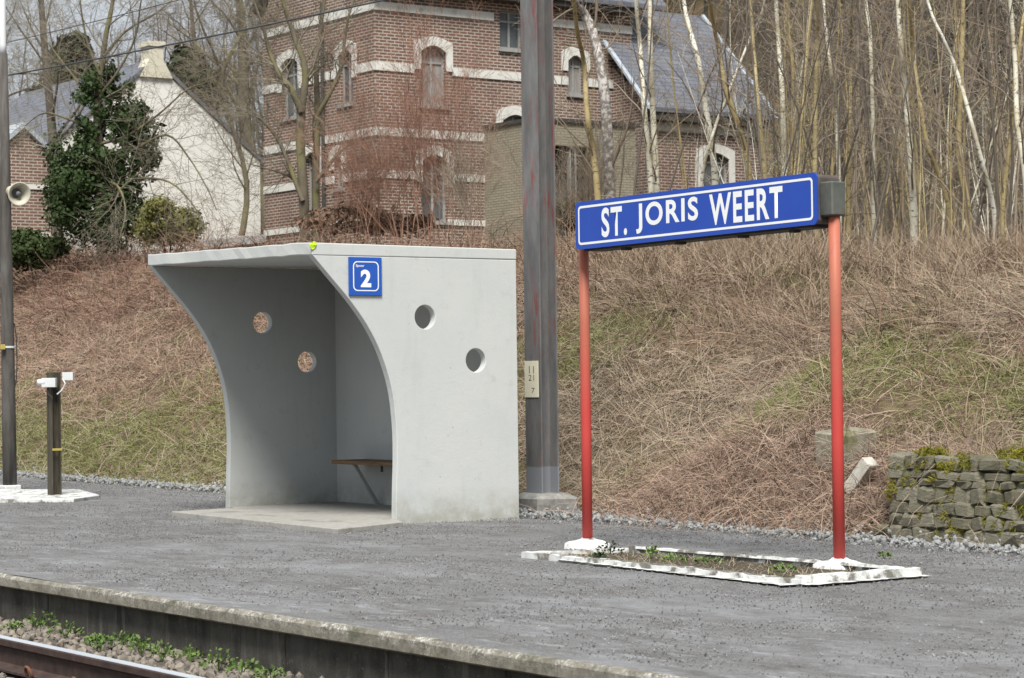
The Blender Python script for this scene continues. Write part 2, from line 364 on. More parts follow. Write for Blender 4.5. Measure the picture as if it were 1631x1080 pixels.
    M['bark'] = simple('grey_brown_bark', (.115, .098, .07), (.205, .175, .125), 7, .9, .4, .01, stretch=(1, 1, .4), c3=(.215, .20, .085), s3=2.4, lo3=.5, hi3=.64)
    M['bark_dark'] = simple('dark_grey_bark', (.085, .072, .058), (.165, .142, .115), 6, .9, .4, .01)
    M['twig_red'] = varied('red_brown_shrub_twigs', (.42, .25, .18), (.32, .175, .125))
    M['wood'] = varied('hillside_wood_bark', (.195, .168, .138), (.10, .087, .073))
    # buildings
    def brick(name, c1, c2, mo, bw=.23, rh=.078, ms=.012):
        m = NM(name, .9, .15); s_ = m.sep(); ad = m.n('ShaderNodeMath', operation='ADD'); m.l(s_[0], ad.inputs[0]); m.l(s_[1], ad.inputs[1])
        cb = m.n('ShaderNodeCombineXYZ'); m.l(ad.outputs[0], cb.inputs[0]); m.l(s_[2], cb.inputs[1])
        br = m.n('ShaderNodeTexBrick', Scale=1.0); br.inputs['Brick Width'].default_value = bw; br.inputs['Row Height'].default_value = rh; br.inputs['Mortar Size'].default_value = ms; br.inputs['Mortar Smooth'].default_value = .3
        m.l(cb.outputs[0], br.inputs['Vector'])
        br.inputs['Color1'].default_value = (*c1, 1); br.inputs['Color2'].default_value = (*c2, 1); br.inputs['Mortar'].default_value = (*mo, 1)
        c = m.mix(m.mul(m.mask(m.noise(.8, 6, .65), .45, .65), .4), br.outputs['Color'], tuple(.7*v for v in c1)); m.color(c)
        q = m.n('ShaderNodeBump', Strength=.5, Distance=.01); q.invert = True; m.l(br.outputs['Fac'], q.inputs['Height']); m.l(q.outputs[0], m.b.inputs['Normal']); return m.m
    M['brick'] = brick('red_brown_brick', (.225, .122, .092), (.145, .088, .072), (.50, .46, .40), ms=.014)
    M['brick_tan'] = brick('olive_tan_brick', (.37, .335, .255), (.31, .28, .21), (.21, .19, .145), .23, .066, .012)
    M['brick_small'] = brick('orange_red_brick', (.25, .142, .105), (.165, .10, .078), (.48, .44, .38), ms=.014)
    M['stone_white'] = simple('white_painted_stone', (.66, .65, .60), (.77, .76, .71), 5, .85, .15, c3=(.50, .48, .42), s3=3)
    M['render_white'] = simple('white_rendered_wall', (.80, .785, .73), (.85, .835, .78), 1.5, .9, .1, c3=(.72, .70, .64), s3=2)
    M['chimney_cream'] = simple('cream_chimney', (.64, .60, .47), (.71, .67, .55), 5, .9, .2)
    m = NM('blue_grey_slate', .6, .4); s_ = m.sep(); cb = m.n('ShaderNodeCombineXYZ'); ad = m.n('ShaderNodeMath', operation='ADD'); m.l(s_[0], ad.inputs[0]); m.l(s_[1], ad.inputs[1]); m.l(ad.outputs[0], cb.inputs[0]); m.l(s_[2], cb.inputs[1])
    br = m.n('ShaderNodeTexBrick', Scale=1.0); br.inputs['Brick Width'].default_value = .24; br.inputs['Row Height'].default_value = .12; br.inputs['Mortar Size'].default_value = .008; m.l(cb.outputs[0], br.inputs['Vector'])
    br.inputs['Color1'].default_value = (.125, .135, .165, 1); br.inputs['Color2'].default_value = (.175, .185, .215, 1); br.inputs['Mortar'].default_value = (.06, .06, .07, 1)
    m.color(m.mix(m.mul(m.mask(m.noise(1.2, 5), .45, .65), .4), br.outputs['Color'], (.19, .19, .185))); M['slate'] = m.m
    M['zinc'] = simple('pale_zinc_verge', (.40, .45, .50), (.50, .55, .60), 5, .5, 0)
    M['eave'] = simple('dark_eave_boards', (.05, .045, .04), (.085, .075, .065), 6, .8, .1)
    M['glass'] = simple('dim_window_glass', (.06, .07, .075), (.15, .16, .165), 1.5, .12, 0, spec=.6)
    M['curtain'] = simple('curtained_window', (.24, .215, .195), (.36, .345, .33), 3, .4, 0, stretch=(6, 6, .6))
    M['frame'] = simple('grey_window_frame', (.30, .30, .29), (.38, .38, .36), 6, .6, 0)
    M['wire'] = simple('overhead_cable', (.05, .055, .06), (.09, .095, .1), 6, .6, 0)
    M['ground'] = simple('distant_ground', (.10, .09, .055), (.16, .14, .085), .6, .95, .3, .05)
build_materials()

# ------------------------------------------------------------------ terrain
def XS(Y): return 11.95+.055*(np.clip(Y, 0, 60)-10.8)
def ZC(Y): return 1.55+.048*np.clip(Y, 5, 70)
def H(X, Y):
    X = np.asarray(X, float); Y = np.asarray(Y, float)
    t = X-XS(Y); zc = ZC(Y)
    bumps = .30*(fbm(X, Y, 1.9, 3)-.5)+.12*(fbm(X, Y, .6, 9)-.5)
    t = t-.85*np.exp(-((Y-17.4)/1.5)**4)                     # level pocket round the mast foot
    ramp = .60*t+bumps*sstep(.1, .9, t)
    wz_ = sstep(12.75, 12.5, Y)*sstep(12.30, 12.52, X)*.58          # ground held up behind the stone wall
    ramp = np.where((Y < 12.75) & (X < 12.52), np.minimum(ramp, wz_-.02), np.maximum(ramp, wz_))
    top = zc+.045*(t-zc/.6)+bumps*.6
    k = .35; h = np.clip(.5+.5*(top-ramp)/k, 0, 1)
    z = top*(1-h)+ramp*h-k*h*(1-h)
    ang = np.degrees(np.arctan2(X, Y))
    hmax = 5+11*sstep(30, 43, ang)
    hill = hmax*sstep(44, 92, np.hypot(X, Y)*np.where(ang > 0, .82, .82))*sstep(24, 40, X)
    return np.where(t < 0, -.04, z-.03)+hill

def grid(name, xs, ys, fn, mat, smooth=True):
    Xg, Yg = np.meshgrid(xs, ys, indexing='ij'); Zg = fn(Xg, Yg)
    V = np.stack([Xg, Yg, Zg], -1).reshape(-1, 3); n = len(ys)
    i, j = np.meshgrid(np.arange(len(xs)-1), np.arange(n-1), indexing='ij')
    Q = np.stack([i*n+j, (i+1)*n+j, (i+1)*n+j+1, i*n+j+1], -1).reshape(-1, 4)
    return tag(new_obj(name, np_mesh(name, V, Q, mat, smooth)), kind='structure')
grid('ground', np.linspace(-1500, 1500, 3), np.linspace(-1500, 1500, 3), lambda X, Y: X*0-.62, M['ground'])
grid('trackbed', np.array([-8, 1.5, 3, 4.2, 4.6, 5.12, 5.5, 5.97]), np.linspace(-20, 130, 301),
     lambda X, Y: np.interp(X, [-8, 3, 4.6, 5.1, 5.5, 5.97], [-.45, -.44, -.42, -.40, -.335, -.315])+.02*(fbm(X, Y, .3, 4)-.5), M['ballast_ground'])
xs = np.concatenate([[5.905, 5.93, 5.96], np.linspace(6.0, 12.2, 32), [12.8, 13.4, 14, 15]]); ys = np.concatenate([np.linspace(-12, 40, 261), np.linspace(42, 140, 50)])
grid('platform', xs, ys, lambda X, Y: -.012+.012*(fbm(X, Y, 1.3, 21)-.5)*2-.02*sstep(11.2, 12.2, X)+.013*sstep(6.3, 5.96, X)-.004*sstep(5.96, 5.905, X), M['asphalt'])
xs = np.concatenate([np.arange(11.5, 24, .14), np.arange(24, 40, .8), np.arange(40, 140, 4), [200, 400, 900]])
ys = np.concatenate([[-400, -100, -30], np.arange(-10, 6, 1.), np.arange(6, 60, .18), np.arange(60, 150, 3), [180, 240, 400, 900]])
grid('embankment', xs, ys, H, M['bank'])

# ------------------------------------------------------------------ platform edge
t = thing('platform_edge', (5.9, 11, -.3), 'weathered concrete platform edge with overhanging coping slabs above the rail', 'platform edge')
yk = -6.0; k = 0
while yk < 60:
    L = 1.0
    mb = MB()
    ns_ = 12; prof = []
    # coping slab with nicked front arris
    r_ = np.random.default_rng(100+k); ysn = np.linspace(yk+.004, yk+L-.004, ns_)
    nick = np.abs(r_.normal(0, .006, ns_)); nick2 = np.abs(r_.normal(0, .007, ns_)); dz = r_.normal(0, .004)
    V = []
    for i, y in enumerate(ysn):
        V += [(6.06, y, -.04), (5.918, y, .003+dz), (5.872+nick[i], y, .004+dz), (5.855+nick2[i]*.6, y, -.012+dz-nick2[i]*.6), (5.852+nick[i]*.5, y, -.072), (5.87+nick2[i]*.4, y, -.083), (6.06, y, -.083)]
    Fc = [(i*7+j, i*7+(j+1) % 7, (i+1)*7+(j+1) % 7, (i+1)*7+j) for i in range(ns_-1) for j in range(7)]+[(0, 1, 2, 3, 4, 5, 6), tuple((ns_-1)*7+j for j in (6, 5, 4, 3, 2, 1, 0))]
    mb.add(V, Fc); mb.build('coping_slab', M['kerb'], t)
    MB().cbox((5.935+r_.normal(0, .003), yk-.5+.004, -.5), (6.03, yk+.5-.004, -.084), .006).build('wall_panel', M['plat_wall'], t)
    yk += L; k += 1

# ------------------------------------------------------------------ track
RX = 5.115; RT = -.20
prof = [(-.036, 0), (-.030, .0), (.030, 0), (.036, -.006), (.036, -.036), (.010, -.050), (.008, -.135), (.030, -.148), (.070, -.160), (.070, -.172), (-.070, -.172), (-.070, -.160), (-.030, -.148), (-.008, -.135), (-.010, -.050), (-.036, -.036), (-.036, -.006)]
prof = prof[1:]
rail = thing('rail', (RX, 11, RT-.172), 'steel running rail with shiny worn top beside the platform', 'rail')
MB().prism([(RX+a, RT+b) for a, b in prof], 'Y', -15, 120).build('rail_body', M['rail'], rail)
MB().prism([(RX-.031, RT+.0004), (RX+.031, RT+.0004), (RX+.031, RT+.0024), (RX-.031, RT+.0024)], 'Y', -15, 120).build('worn_railhead', M['rail_top'], rail)
slp_y = [px(50, 1066, X=RX-.09)[1]+.6*i for i in (-1, 0, 1)]
for i, y in enumerate(slp_y):
    lb = ['dark oily sleeper under the rail, its clip second from the left in the bottom corner', 'dark oily sleeper under the rail with the leftmost visible rusty clip', 'dark oily sleeper under the rail just beyond the left edge'][i]
    s_ = thing('sleeper', (RX-.6, y, RT-.34), lb, 'sleeper', 'sleepers under the rail')
    MB().cbox((RX-1.9, y-.13, RT-.36), (RX+.42, y+.13, RT-.190), .012).build('timber', M['sleeper'], s_)
    MB().cbox((RX-.19, y-.09, RT-.190), (RX+.19, y+.09, RT-.1725), .004).build('base_plate', M['rail'], s_)
    for sgn in (-1, 1):
        a = np.linspace(-.6, 4.6, 16); cxr = RX+sgn*.105
        P = [(cxr+.0*q+sgn*.012*math.sin(q), y+.036*math.cos(q), RT-.135+.034*math.sin(q)) for q in a]
        MB().tube(P, .009, 6).build('spring_clip', M['rust'], s_, True)

# ------------------------------------------------------------------ waiting shelter
YS0, YS1 = 16.72, 19.80
sh = thing('waiting_shelter', (11.0, 18.2, 0), 'pale grey curved concrete waiting shelter with round holes in its side walls', 'shelter')
ctrl = [(9.752, 2.279), (9.911, 2.113), (10.117, 1.898), (10.289, 1.681), (10.423, 1.44), (10.521, 1.15), (10.562, .832), (10.566, .536), (10.556, .295), (10.545, -.08)]
def catmull(P, n=5):
    P = [np.array(p) for p in P]; P = [2*P[0]-P[1]]+P+[2*P[-1]-P[-2]]; out = []
    for i in range(1, len(P)-2):
        for k in range(n):
            s_ = k/n; a, b, c, d = P[i-1:i+3]
            out.append(.5*((2*b)+(c-a)*s_+(2*a-5*b+4*c-d)*s_*s_+(3*b-a-3*c+d)*s_**3))
    out.append(P[-2]); return out
curve = catmull(ctrl, 4)
BX = 11.84
def tiltz(z, y): return z*(1+.024*(y-YS0)/(YS1-YS0)) if z > 0 else z
def side_wall(y0, y1, holes, name):
    import bmesh
    outer = [(p[0], p[1]) for p in curve]+[(BX, -.08), (BX, 2.278)]
    mb = MB().prism([(x, tiltz(z, y0)) for x, z in outer], 'Y', y0, y1)
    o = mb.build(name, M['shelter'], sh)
    for i, (hx, hz) in enumerate(holes):
        c = MB().lathe([(.001, y0-.2), (.104, y0-.2), (.104, y1+.2), (.001, y1+.2)], (hx, 0, hz), (0, 1, 0), 40)
        co = c.build('cutter', None); co.location = (-11.0+0, -18.2, 0); co.parent = sh; co.matrix_parent_inverse = Matrix()
        bpy.context.view_layer.update()
        md = o.modifiers.new('hole', 'BOOLEAN'); md.operation = 'DIFFERENCE'; md.object = co; md.solver = 'EXACT'
        bpy.context.view_layer.update()
        dg = bpy.context.evaluated_depsgraph_get(); me = bpy.data.meshes.new_from_object(o.evaluated_get(dg))
        o.modifiers.clear(); o.data = me; bpy.data.objects.remove(co)
    if not o.data.materials: o.data.materials.append(M['shelter'])
    bv = o.modifiers.new('bevel', 'BEVEL'); bv.width = .006; bv.segments = 2; bv.limit_method = 'ANGLE'
    return o
side_wall(YS0, YS0+.078, [(10.869, 1.764), (11.395, 1.387)], 'side_wall')
side_wall(YS1-.078, YS1, [(10.935, 1.80), (11.43, 1.415)], 'side_wall')
MB().add([(BX-.085, YS0+.080, -.06), (BX-.003, YS0+.080, -.06), (BX-.003, YS1-.080, -.06), (BX-.085, YS1-.080, -.06),
          (BX-.085, YS0+.080, 2.277), (BX-.003, YS0+.080, 2.277), (BX-.003, YS1-.080, tiltz(2.277, YS1)), (BX-.085, YS1-.080, tiltz(2.277, YS1))],
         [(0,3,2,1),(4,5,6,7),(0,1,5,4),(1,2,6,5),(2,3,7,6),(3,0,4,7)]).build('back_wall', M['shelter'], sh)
dzl = tiltz(2.38, YS1)-2.38
ny = 24; V = []; r_ = np.random.default_rng(5)
for i in range(ny+1):
    y = YS0-.003+(YS1-YS0+.006)*i/ny; d = dzl*i/ny; j = r_.normal(0, .0025, 4)
    V += [(9.752+j[0], y, 2.281+d+j[1]), (9.752+j[2], y, 2.386+d+j[1]), (BX+.004, y, 2.372+d), (BX+.004, y, 2.281+d)]
MB().add(V, [(i*4+k, i*4+(k+1) % 4, (i+1)*4+(k+1) % 4, (i+1)*4+k) for i in range(ny) for k in range(4)]+[(0, 1, 2, 3), tuple(ny*4+k for k in (3, 2, 1, 0))]).build('roof', M['shelter'], sh, bevel=.008)
MB().prism([(9.75, 19.36), (9.53, 15.99), (10.40, 16.38), (10.545, 16.70), (10.56, 16.80), (11.75, 16.80), (11.75, 19.72), (10.56, 19.72), (10.5, 19.5)], 'Z', -.05, .030).build('floor_slab', M['slab'], sh, bevel=.006)
yb = px(529, 729, X=11.40)[1]
bs = MB().cbox((11.39, YS0+.09, .425), (11.56, yb, .462), .004); bs = bs.build('bench_seat', M['wood_seat'], sh)
MB().cbox((11.572, YS0+.09, .425), (11.752, yb-.02, .462), .004).build('bench_plank', M['wood_seat'], bs)
for yy in (yb-.34, YS0+.5):
    MB().add([(11.42, yy-.02, .424), (11.46, yy-.02, .424), (11.46, yy+.02, .424), (11.42, yy+.02, .424), (11.68, yy-.02, .03), (11.72, yy-.02, .03), (11.72, yy+.02, .03), (11.68, yy+.02, .03)],
             [(0,3,2,1),(4,5,6,7),(0,1,5,4),(1,2,6,5),(2,3,7,6),(3,0,4,7)]).build('bench_leg', M['galv'], bs)
MB().box((11.50, yb-.75, .36), (11.51, yb-.72, .4245)).build('bench_bolt', M['dark_iron'], bs)
p = px(499, 391, Y=YS0-.006)
MB().lathe([(.001, -.006), (.028, -.005), (.034, 0), (.030, .004)], p, (0, 1, 0), 9).jitter(.004, 3).build('paint_spot', M['lime'], sh)

# ------------------------------------------------------------------ lettering
def rrect(u0, v0, u1, v1, r_, n=6):
    out = []
    for cx_, cy_, a0 in ((u1-r_, v1-r_, 0), (u0+r_, v1-r_, 90), (u0+r_, v0+r_, 180), (u1-r_, v0+r_, 270)):
        for k in range(n+1):
            a = rad(a0+90*k/n); out.append((cx_+r_*math.cos(a), cy_+r_*math.sin(a)))
    return out
def text_mesh(txt, u0, u1, v0, v1, fn, name, mat, parent, offset=.02, space=1.0, thick=.0015):
    """text fitted into u0..u1 x v0..v1 then mapped to the world by fn(u, v, t)"""
    cu = bpy.data.curves.new('t', 'FONT'); cu.body = txt; cu.offset = offset; cu.space_character = space; cu.resolution_u = 6; cu.space_line = .9
    cu.align_x = 'CENTER'
    o = bpy.data.objects.new('t', cu); COL.objects.link(o); bpy.context.view_layer.update()
    me = bpy.data.meshes.new_from_object(o.evaluated_get(bpy.context.evaluated_depsgraph_get()))
    bpy.data.objects.remove(o); bpy.data.curves.remove(cu)
    A = np.array([v.co[:] for v in me.vertices]); lo = A.min(0); hi = A.max(0)
    off = np.array(root_loc(parent))
    for v, a in zip(me.vertices, A):
        u = u0+(u1-u0)*(a[0]-lo[0])/(hi[0]-lo[0]); q = v0+(v1-v0)*(a[1]-lo[1])/(hi[1]-lo[1])
        v.co = tuple(np.array(fn(u, q, 0.))-off)
    me.name = name; me.materials.clear(); me.materials.append(mat); me.update()
    return new_obj(name, me, parent)
# platform number plate on the shelter
a = px(556, 409, Y=YS0-.02); b = px(609, 471, Y=YS0-.02)
nx0, nx1, nz0, nz1 = a[0], b[0], b[2], a[2]
pl = thing('platform_number_plate', ((nx0+nx1)/2, YS0-.01, nz0), 'small square blue plate with a white 2 on the shelter side wall', 'sign')
MB().cbox((nx0, YS0-.018, nz0), (nx1, YS0-.002, nz1), .003).build('plate', M['blue_small'], pl)
W_ = nx1-nx0; Hh = nz1-nz0
MB().ring(rrect(nx0+.115*W_, nz0+.115*Hh, nx1-.10*W_, nz1-.11*Hh, .13*W_), rrect(nx0+.147*W_, nz0+.142*Hh, nx1-.132*W_, nz1-.137*Hh, .105*W_), 'Y', YS0-.0195).build('border', M['sign_white'], pl)
yf = YS0-.0198
text_mesh('2', nx0+.345*W_, nx0+.665*W_, nz0+.215*Hh, nz0+.675*Hh, lambda u, v, t_: (u, yf, v), 'numeral', M['sign_white'], pl, .045)
text_mesh('Spoor', nx0+.20*W_, nx0+.46*W_, nz0+.725*Hh, nz0+.81*Hh, lambda u, v, t_: (u, yf, v), 'small_lettering', M['sign_white'], pl, .02)

# ------------------------------------------------------------------ station name sign
SXF = 9.90
A_ = px(915, 323, X=SXF); B_ = px(918, 398, X=SXF); C_ = px(1300, 274, X=SXF); D_ = px(1302, 357, X=SXF)
sy0, sy1 = (C_[1]+D_[1])/2, (A_[1]+B_[1])/2; 
postL = px(936, 872, X=10.03); postR = px(1337, 899, X=10.03)
ss = thing('station_name_sign', ((postL[0]+postR[0])/2, (sy0+sy1)/2, 0), 'long blue station sign reading ST. JORIS WEERT on two faded red posts', 'sign')
LW = sy1-sy0
# local sign coordinates: u along the sign from its left end (0..LW), v from bottom to top (0..1)
def SP(u, v, t_=0):
    f_ = u/LW; zb = B_[2]*(1-f_)+D_[2]*f_; zt = A_[2]*(1-f_)+C_[2]*f_
    return (SXF-t_, sy1-u, zb+(zt-zb)*v/.335)
SHt = .335
def sign_poly(poly, t0, t1, name, mat):
    n = len(poly); V = [SP(u, v, t0) for u, v in poly]+[SP(u, v, t1) for u, v in poly]
    return MB().add(V, [tuple(range(n))[::-1], tuple(range(n, 2*n))]+[(i, (i+1) % n, n+(i+1) % n, n+i) for i in range(n)]).build(name, mat, ss)
sign_poly(rrect(0, 0, LW, SHt, .035), -.012, 0, 'panel', M['blue'])
o_ = rrect(.035, .030, LW-.035, SHt-.030, .03); i_ = rrect(.051, .046, LW-.051, SHt-.046, .018)
n = len(o_); MB().add([SP(u, v, .0012) for u, v in o_]+[SP(u, v, .0012) for u, v in i_], [(i, (i+1) % n, n+(i+1) % n, n+i) for i in range(n)]).build('border', M['sign_white'], ss)
u0 = sy1-px(958, 355, X=SXF)[1]; u1 = sy1-px(1247, 320, X=SXF)[1]
uS = lambda x: sy1-px(x, 340, X=SXF)[1]
for wd, xa, xb in (('ST.', 958, 998.5), ('JORIS', 1013, 1112), ('WEERT', 1130, 1247)):
    text_mesh(wd, uS(xa), uS(xb), .066, .274, lambda u, v, t_: SP(u, v, .0012), 'lettering', M['sign_white'], ss, .026, 1.16)
hz = lambda u, v: SP(u, v)[2]
hp = [(0.02, .012), (LW-.05, .012), (LW-.05, SHt-.012), (.02, SHt-.012)]
sign_poly(rrect(.02, .010, LW-.045, SHt-.006, .03), -.235, -.0125, 'housing', M['housing'])
sign_poly([(.06, -.012), (LW-.1, -.012), (LW-.1, .0095), (.06, .0095)], -.20, -.03, 'underside_tray', M['dark_iron'])
for uu in (.45, 1.05, 1.7, 2.2):
    sign_poly([(uu, -.03), (uu+.05, -.03), (uu+.05, -.0125), (uu, -.0125)], -.12, -.06, 'bracket_bolt', M['dark_iron'])
for P_, yq in ((postL, postL[1]), (postR, postR[1])):
    u_ = sy1-P_[1]; zt = SP(u_, .275)[2]; zb = SP(u_, .055)[2]
    if P_ is postR: MB().cbox((P_[0]-.065, P_[1]-.055, zb), (P_[0]+.055, max(P_[1]+.05, sy0+.0445), zt), .008).build('bracket', M['bracket'], ss)
    MB().tube([(P_[0], P_[1], .0), (P_[0], P_[1], .8), (P_[0], P_[1], 1.6), (P_[0], P_[1], zb+.01)], [.038, .038, .0375, .037], 18).build('post', M['red'], ss, True)
    MB().lathe([(.001, .062), (.045, .060), (.07, .050), (.13, .034), (.165, .022), (.175, -.03)], (P_[0], P_[1], 0), (0, 0, 1), 22).jitter(.003, 8).build('concrete_foot', M['white_paint'], ss, True)
# bed between the posts
bd = thing('sunken_bed', (9.7, 11.6, 0), 'sunken planting bed with whitewashed kerb around the red sign posts', 'planting bed')
def kerb_run(p, q, wdt, h0, h1, name, mat, seed):
    p = np.array(p); q = np.array(q); d = (q-p); L = np.linalg.norm(d); d /= L; nrm = np.array([-d[1], d[0]]); n = max(4, int(L/.07)); r_ = np.random.default_rng(seed); V = []
    for i in range(n+1):
        c = p+d*L*i/n; j = r_.normal(0, .0028, 6); a_, b_ = c+nrm*(wdt/2+j[0]), c-nrm*(wdt/2+j[1]); zt = h1+j[4]*.8
        V += [(*a_, h0), (*(a_-nrm*.006), zt+j[2]), (*(b_+nrm*.006), zt+j[3]), (*b_, h0)]
    return MB().add(V, [(i*4+k, i*4+(k+1) % 4, (i+1)*4+(k+1) % 4, (i+1)*4+k) for i in range(n) for k in range(4)]+[(0, 1, 2, 3), tuple(n*4+k for k in (3, 2, 1, 0))]).build(name, mat, bd)
fl = px(832, 879, Z=.03)[:2]; fr = px(1275, 919, Z=.045)[:2]; br_ = px(1462, 901, Z=.06)[:2]; bl = px(1003, 869, Z=.045)[:2]; bre = px(1440, 905, Z=.02)[:2]
kerb_run(fl+np.array([.02, 0]), fr, .06, -.10, .030, 'kerb', M['worn_white'], 1)
kerb_run(fl+np.array([.035, -.3]), fr+np.array([.012, .03]), .038, .02, .0345, 'weathered_arris', M['kerb_grey'], 9)
kerb_run(fr+np.array([0, .02]), br_, .07, -.10, .050, 'kerb', M['worn_white'], 2)
kerb_run(bl, br_+np.array([.02, .06]), .05, -.10, .042, 'kerb', M['kerb_grey'], 3)
kerb_run(bl+np.array([0.03, 0]), fl, .05, -.10, .028, 'kerb', M['worn_white'], 4)
kerb_run(bl+np.array([-.012, -.1]), br_+np.array([-.02, .1]), .026, .03, .0455, 'whitewashed_arris', M['worn_white'], 6)
V = [(*(fl+np.array([.05, -.06])), -.045), (*(fr+np.array([.05, .06])), -.045), (*(br_+np.array([-.05, .08])), -.045), (*(bl+np.array([-.04, -.06])), -.045)]
# soil sits inside; the platform sheet is opened below by a dark soil tray standing just above it
MB().add([(x, y, .004) for x, y, z in V], [(0, 1, 2, 3)]).build('soil', M['soil'], bd)
# ragged whitewash splashed on the asphalt in front of the kerb
def splash(p, q, w0, w1, seed, z=.006, side=-1):
    p = np.array(p); q = np.array(q); d = q-p; L = np.linalg.norm(d); d /= L; nrm = np.array([-d[1], d[0]])*side; n = int(L/.03); r_ = np.random.default_rng(seed); V = []
    wv = 0
    for i in range(n+1):
        wv = .7*wv+.3*r_.normal(0, .5); c = p+d*L*i/n; ww = (w0+(w1-w0)*i/n)*(1+.35*wv*1.2+r_.normal(0, .08)); V += [(*c, z), (*(c+nrm*max(.008, ww)), z)]
    return MB().add(V, [(i*2, i*2+1, i*2+3, i*2+2) for i in range(n)]).build('whitewash_splash', M['worn_white'], bd)
splash(fl+np.array([.03, -.45]), fr+np.array([-.01, -.02]), .07, .14, 1)
splash(fr+np.array([-.02, .0]), br_+np.array([.02, -.02]), .10, .07, 2)
splash(bl+np.array([0, .04]), fl+np.array([0, .03]), .03, .02, 3)

r_ = np.random.default_rng(31); V = []; Q = []
for i in range(900):
    f_, g_ = r_.uniform(.03, .97), r_.uniform(.08, .92); q = (fl*(1-f_)+fr*f_)*(1-g_)+(bl*(1-f_)+br_*f_)*g_
    a_ = r_.uniform(0, 6.283); e_ = r_.uniform(.02, .6); d_ = np.array([math.cos(a_)*math.cos(e_), math.sin(a_)*math.cos(e_), math.sin(e_)])*r_.uniform(.03, .10); n_ = np.array([-math.sin(a_), math.cos(a_), 0])*.002; p_ = np.array([q[0], q[1], .006]); b_ = len(V)
    V += [p_-n_, p_+n_, p_+d_+n_*.4, p_+d_-n_*.4]; Q.append((b_, b_+1, b_+2, b_+3))
bl_o = new_obj('dry_litter', np_mesh('dry_litter', np.array(V)-np.array(bd.location), np.array(Q), M['straw']), bd); bl_o['kind'] = 'stuff'
# small leafy weeds -------------------------------------------------------
def leaf_clump(nl, R, hgt, size, seed, up_=.5):
    r_ = np.random.default_rng(seed); Vs = []; Q = []
    for i in range(nl):
        a = r_.uniform(0, 6.283); rr = R*math.sqrt(r_.uniform()); z = hgt*r_.uniform(.15, 1)*(1-.5*(rr/R)**2)
        c = np.array([rr*math.cos(a), rr*math.sin(a), z]); d = np.array([math.cos(a+r_.normal(0, .8)), math.sin(a+r_.normal(0, .8)), r_.normal(up_, .5)]); d /= np.linalg.norm(d)
        s_ = np.cross(d, r_.normal(0, 1, 3)); s_ /= np.linalg.norm(s_); L = size*r_.uniform(.6, 1.3); b = len(Vs)
        Vs += [c, c+d*L*.45+s_*L*.32, c+d*L, c+d*L*.45-s_*L*.32]; Q.append((b, b+1, b+2, b+3))
    for i in range(max(3, nl//12)):
        a = r_.uniform(0, 6.283); rr = R*.6*math.sqrt(r_.uniform()); b = len(Vs); t_ = np.array([rr*math.cos(a), rr*math.sin(a), hgt*.8])
        Vs += [np.array([-.003, 0, -.02]), np.array([.003, 0, -.02]), t_+[.002, 0, 0], t_-[.002, 0, 0]]; Q.append((b, b+1, b+2, b+3))
    return Vs, Q
def weed(pos, nl, R, hgt, size, mat, label, seed, name='weed', group=None):
    Vs, Q = leaf_clump(nl, R, hgt, size, seed)
    o = new_obj(name, np_mesh(name, Vs, np.array(Q), mat)); o.location = pos
    return tag(o, label, 'weed', group)
for i, (x, y, R, h_, mt, lb) in enumerate([
        (1037, 889, .055, .10, 'weed', 'fresh light green weed in the sunken bed right of the left post'),
        (972, 881, .11, .085, 'weed_dark', 'dark leafy weed close beside the left sign post foot'),
        (1075, 894, .10, .05, 'weed', 'low yellow-green weed in the sunken bed next to the fresh green one'),
        (1130, 898, .12, .055, 'weed', 'sprawling green weed in the middle of the sunken bed'),
        (1250, 911, .10, .06, 'weed', 'low green weed in the sunken bed left of the right post foot'),
        (952, 890, .06, .05, 'weed_dark', 'small dark weed at the front kerb under the left post'),
        (1408, 886, .05, .02, 'weed', 'tiny flat yellow-green weed in the asphalt right of the right post')]):
    weed(px(x, y, Z=.006), 60, R*.8, h_*.85, .026, M[mt], lb, 40+i)
for i, (x, y, R, h_) in enumerate([(62, 1003, .13, .14), (103, 1014, .13, .11), (148, 1025, .06, .06), (160, 1033, .09, .10), (196, 1030, .09, .10), (225, 1040, .07, .10), (258, 1048, .09, .09), (304, 1052, .09, .09), (348, 1064, .12, .11), (385, 1073, .10, .09), (430, 1084, .10, .08), (20, 1003, .07, .05)]):
    p = px(x, y, Z=-.30); p[2] = -.30; od = ['second', 'third', 'fourth', 'fifth', 'sixth', 'seventh', 'eighth', 'ninth', 'tenth', 'eleventh', 'twelfth and last', 'first'][i]
    weed(p, 75, R*.8, h_*.9, .026, M['weed'], od+' fresh green weed from the left edge along the platform wall foot', 60+i, 'ballast_weed', 'weeds along the platform wall')

# ------------------------------------------------------------------ catenary mast
mbp = px(862, 779, D=21.6)
mx0 = px(840, 700, D=21.35); HX, HY = mx0[0], mx0[1]
fwid = .235; dep = .20; tf = .016
ya = px(862, 700, X=HX)[1]; yb2 = px(837.5, 700, X=HX)[1]
fwid = yb2-ya
ms = thing('catenary_mast', (HX+dep/2, ya+fwid/2, .10), 'tall dark steel catenary mast with red paint streaks on a concrete foot', 'mast')
I_ = [(HX, ya), (HX, ya+fwid), (HX+tf, ya+fwid), (HX+tf, ya+fwid/2+.006), (HX+dep-tf, ya+fwid/2+.006), (HX+dep-tf, ya+fwid), (HX+dep, ya+fwid), (HX+dep, ya), (HX+dep-tf, ya), (HX+dep-tf, ya+fwid/2-.006), (HX+tf, ya+fwid/2-.006), (HX+tf, ya)]
MB().prism(I_, 'Z', .15, 9).build('h_beam', M['mast'], ms)
c0, c1 = HX-.12, HX+dep+.15; d0, d1 = ya-.16, ya+fwid+.14
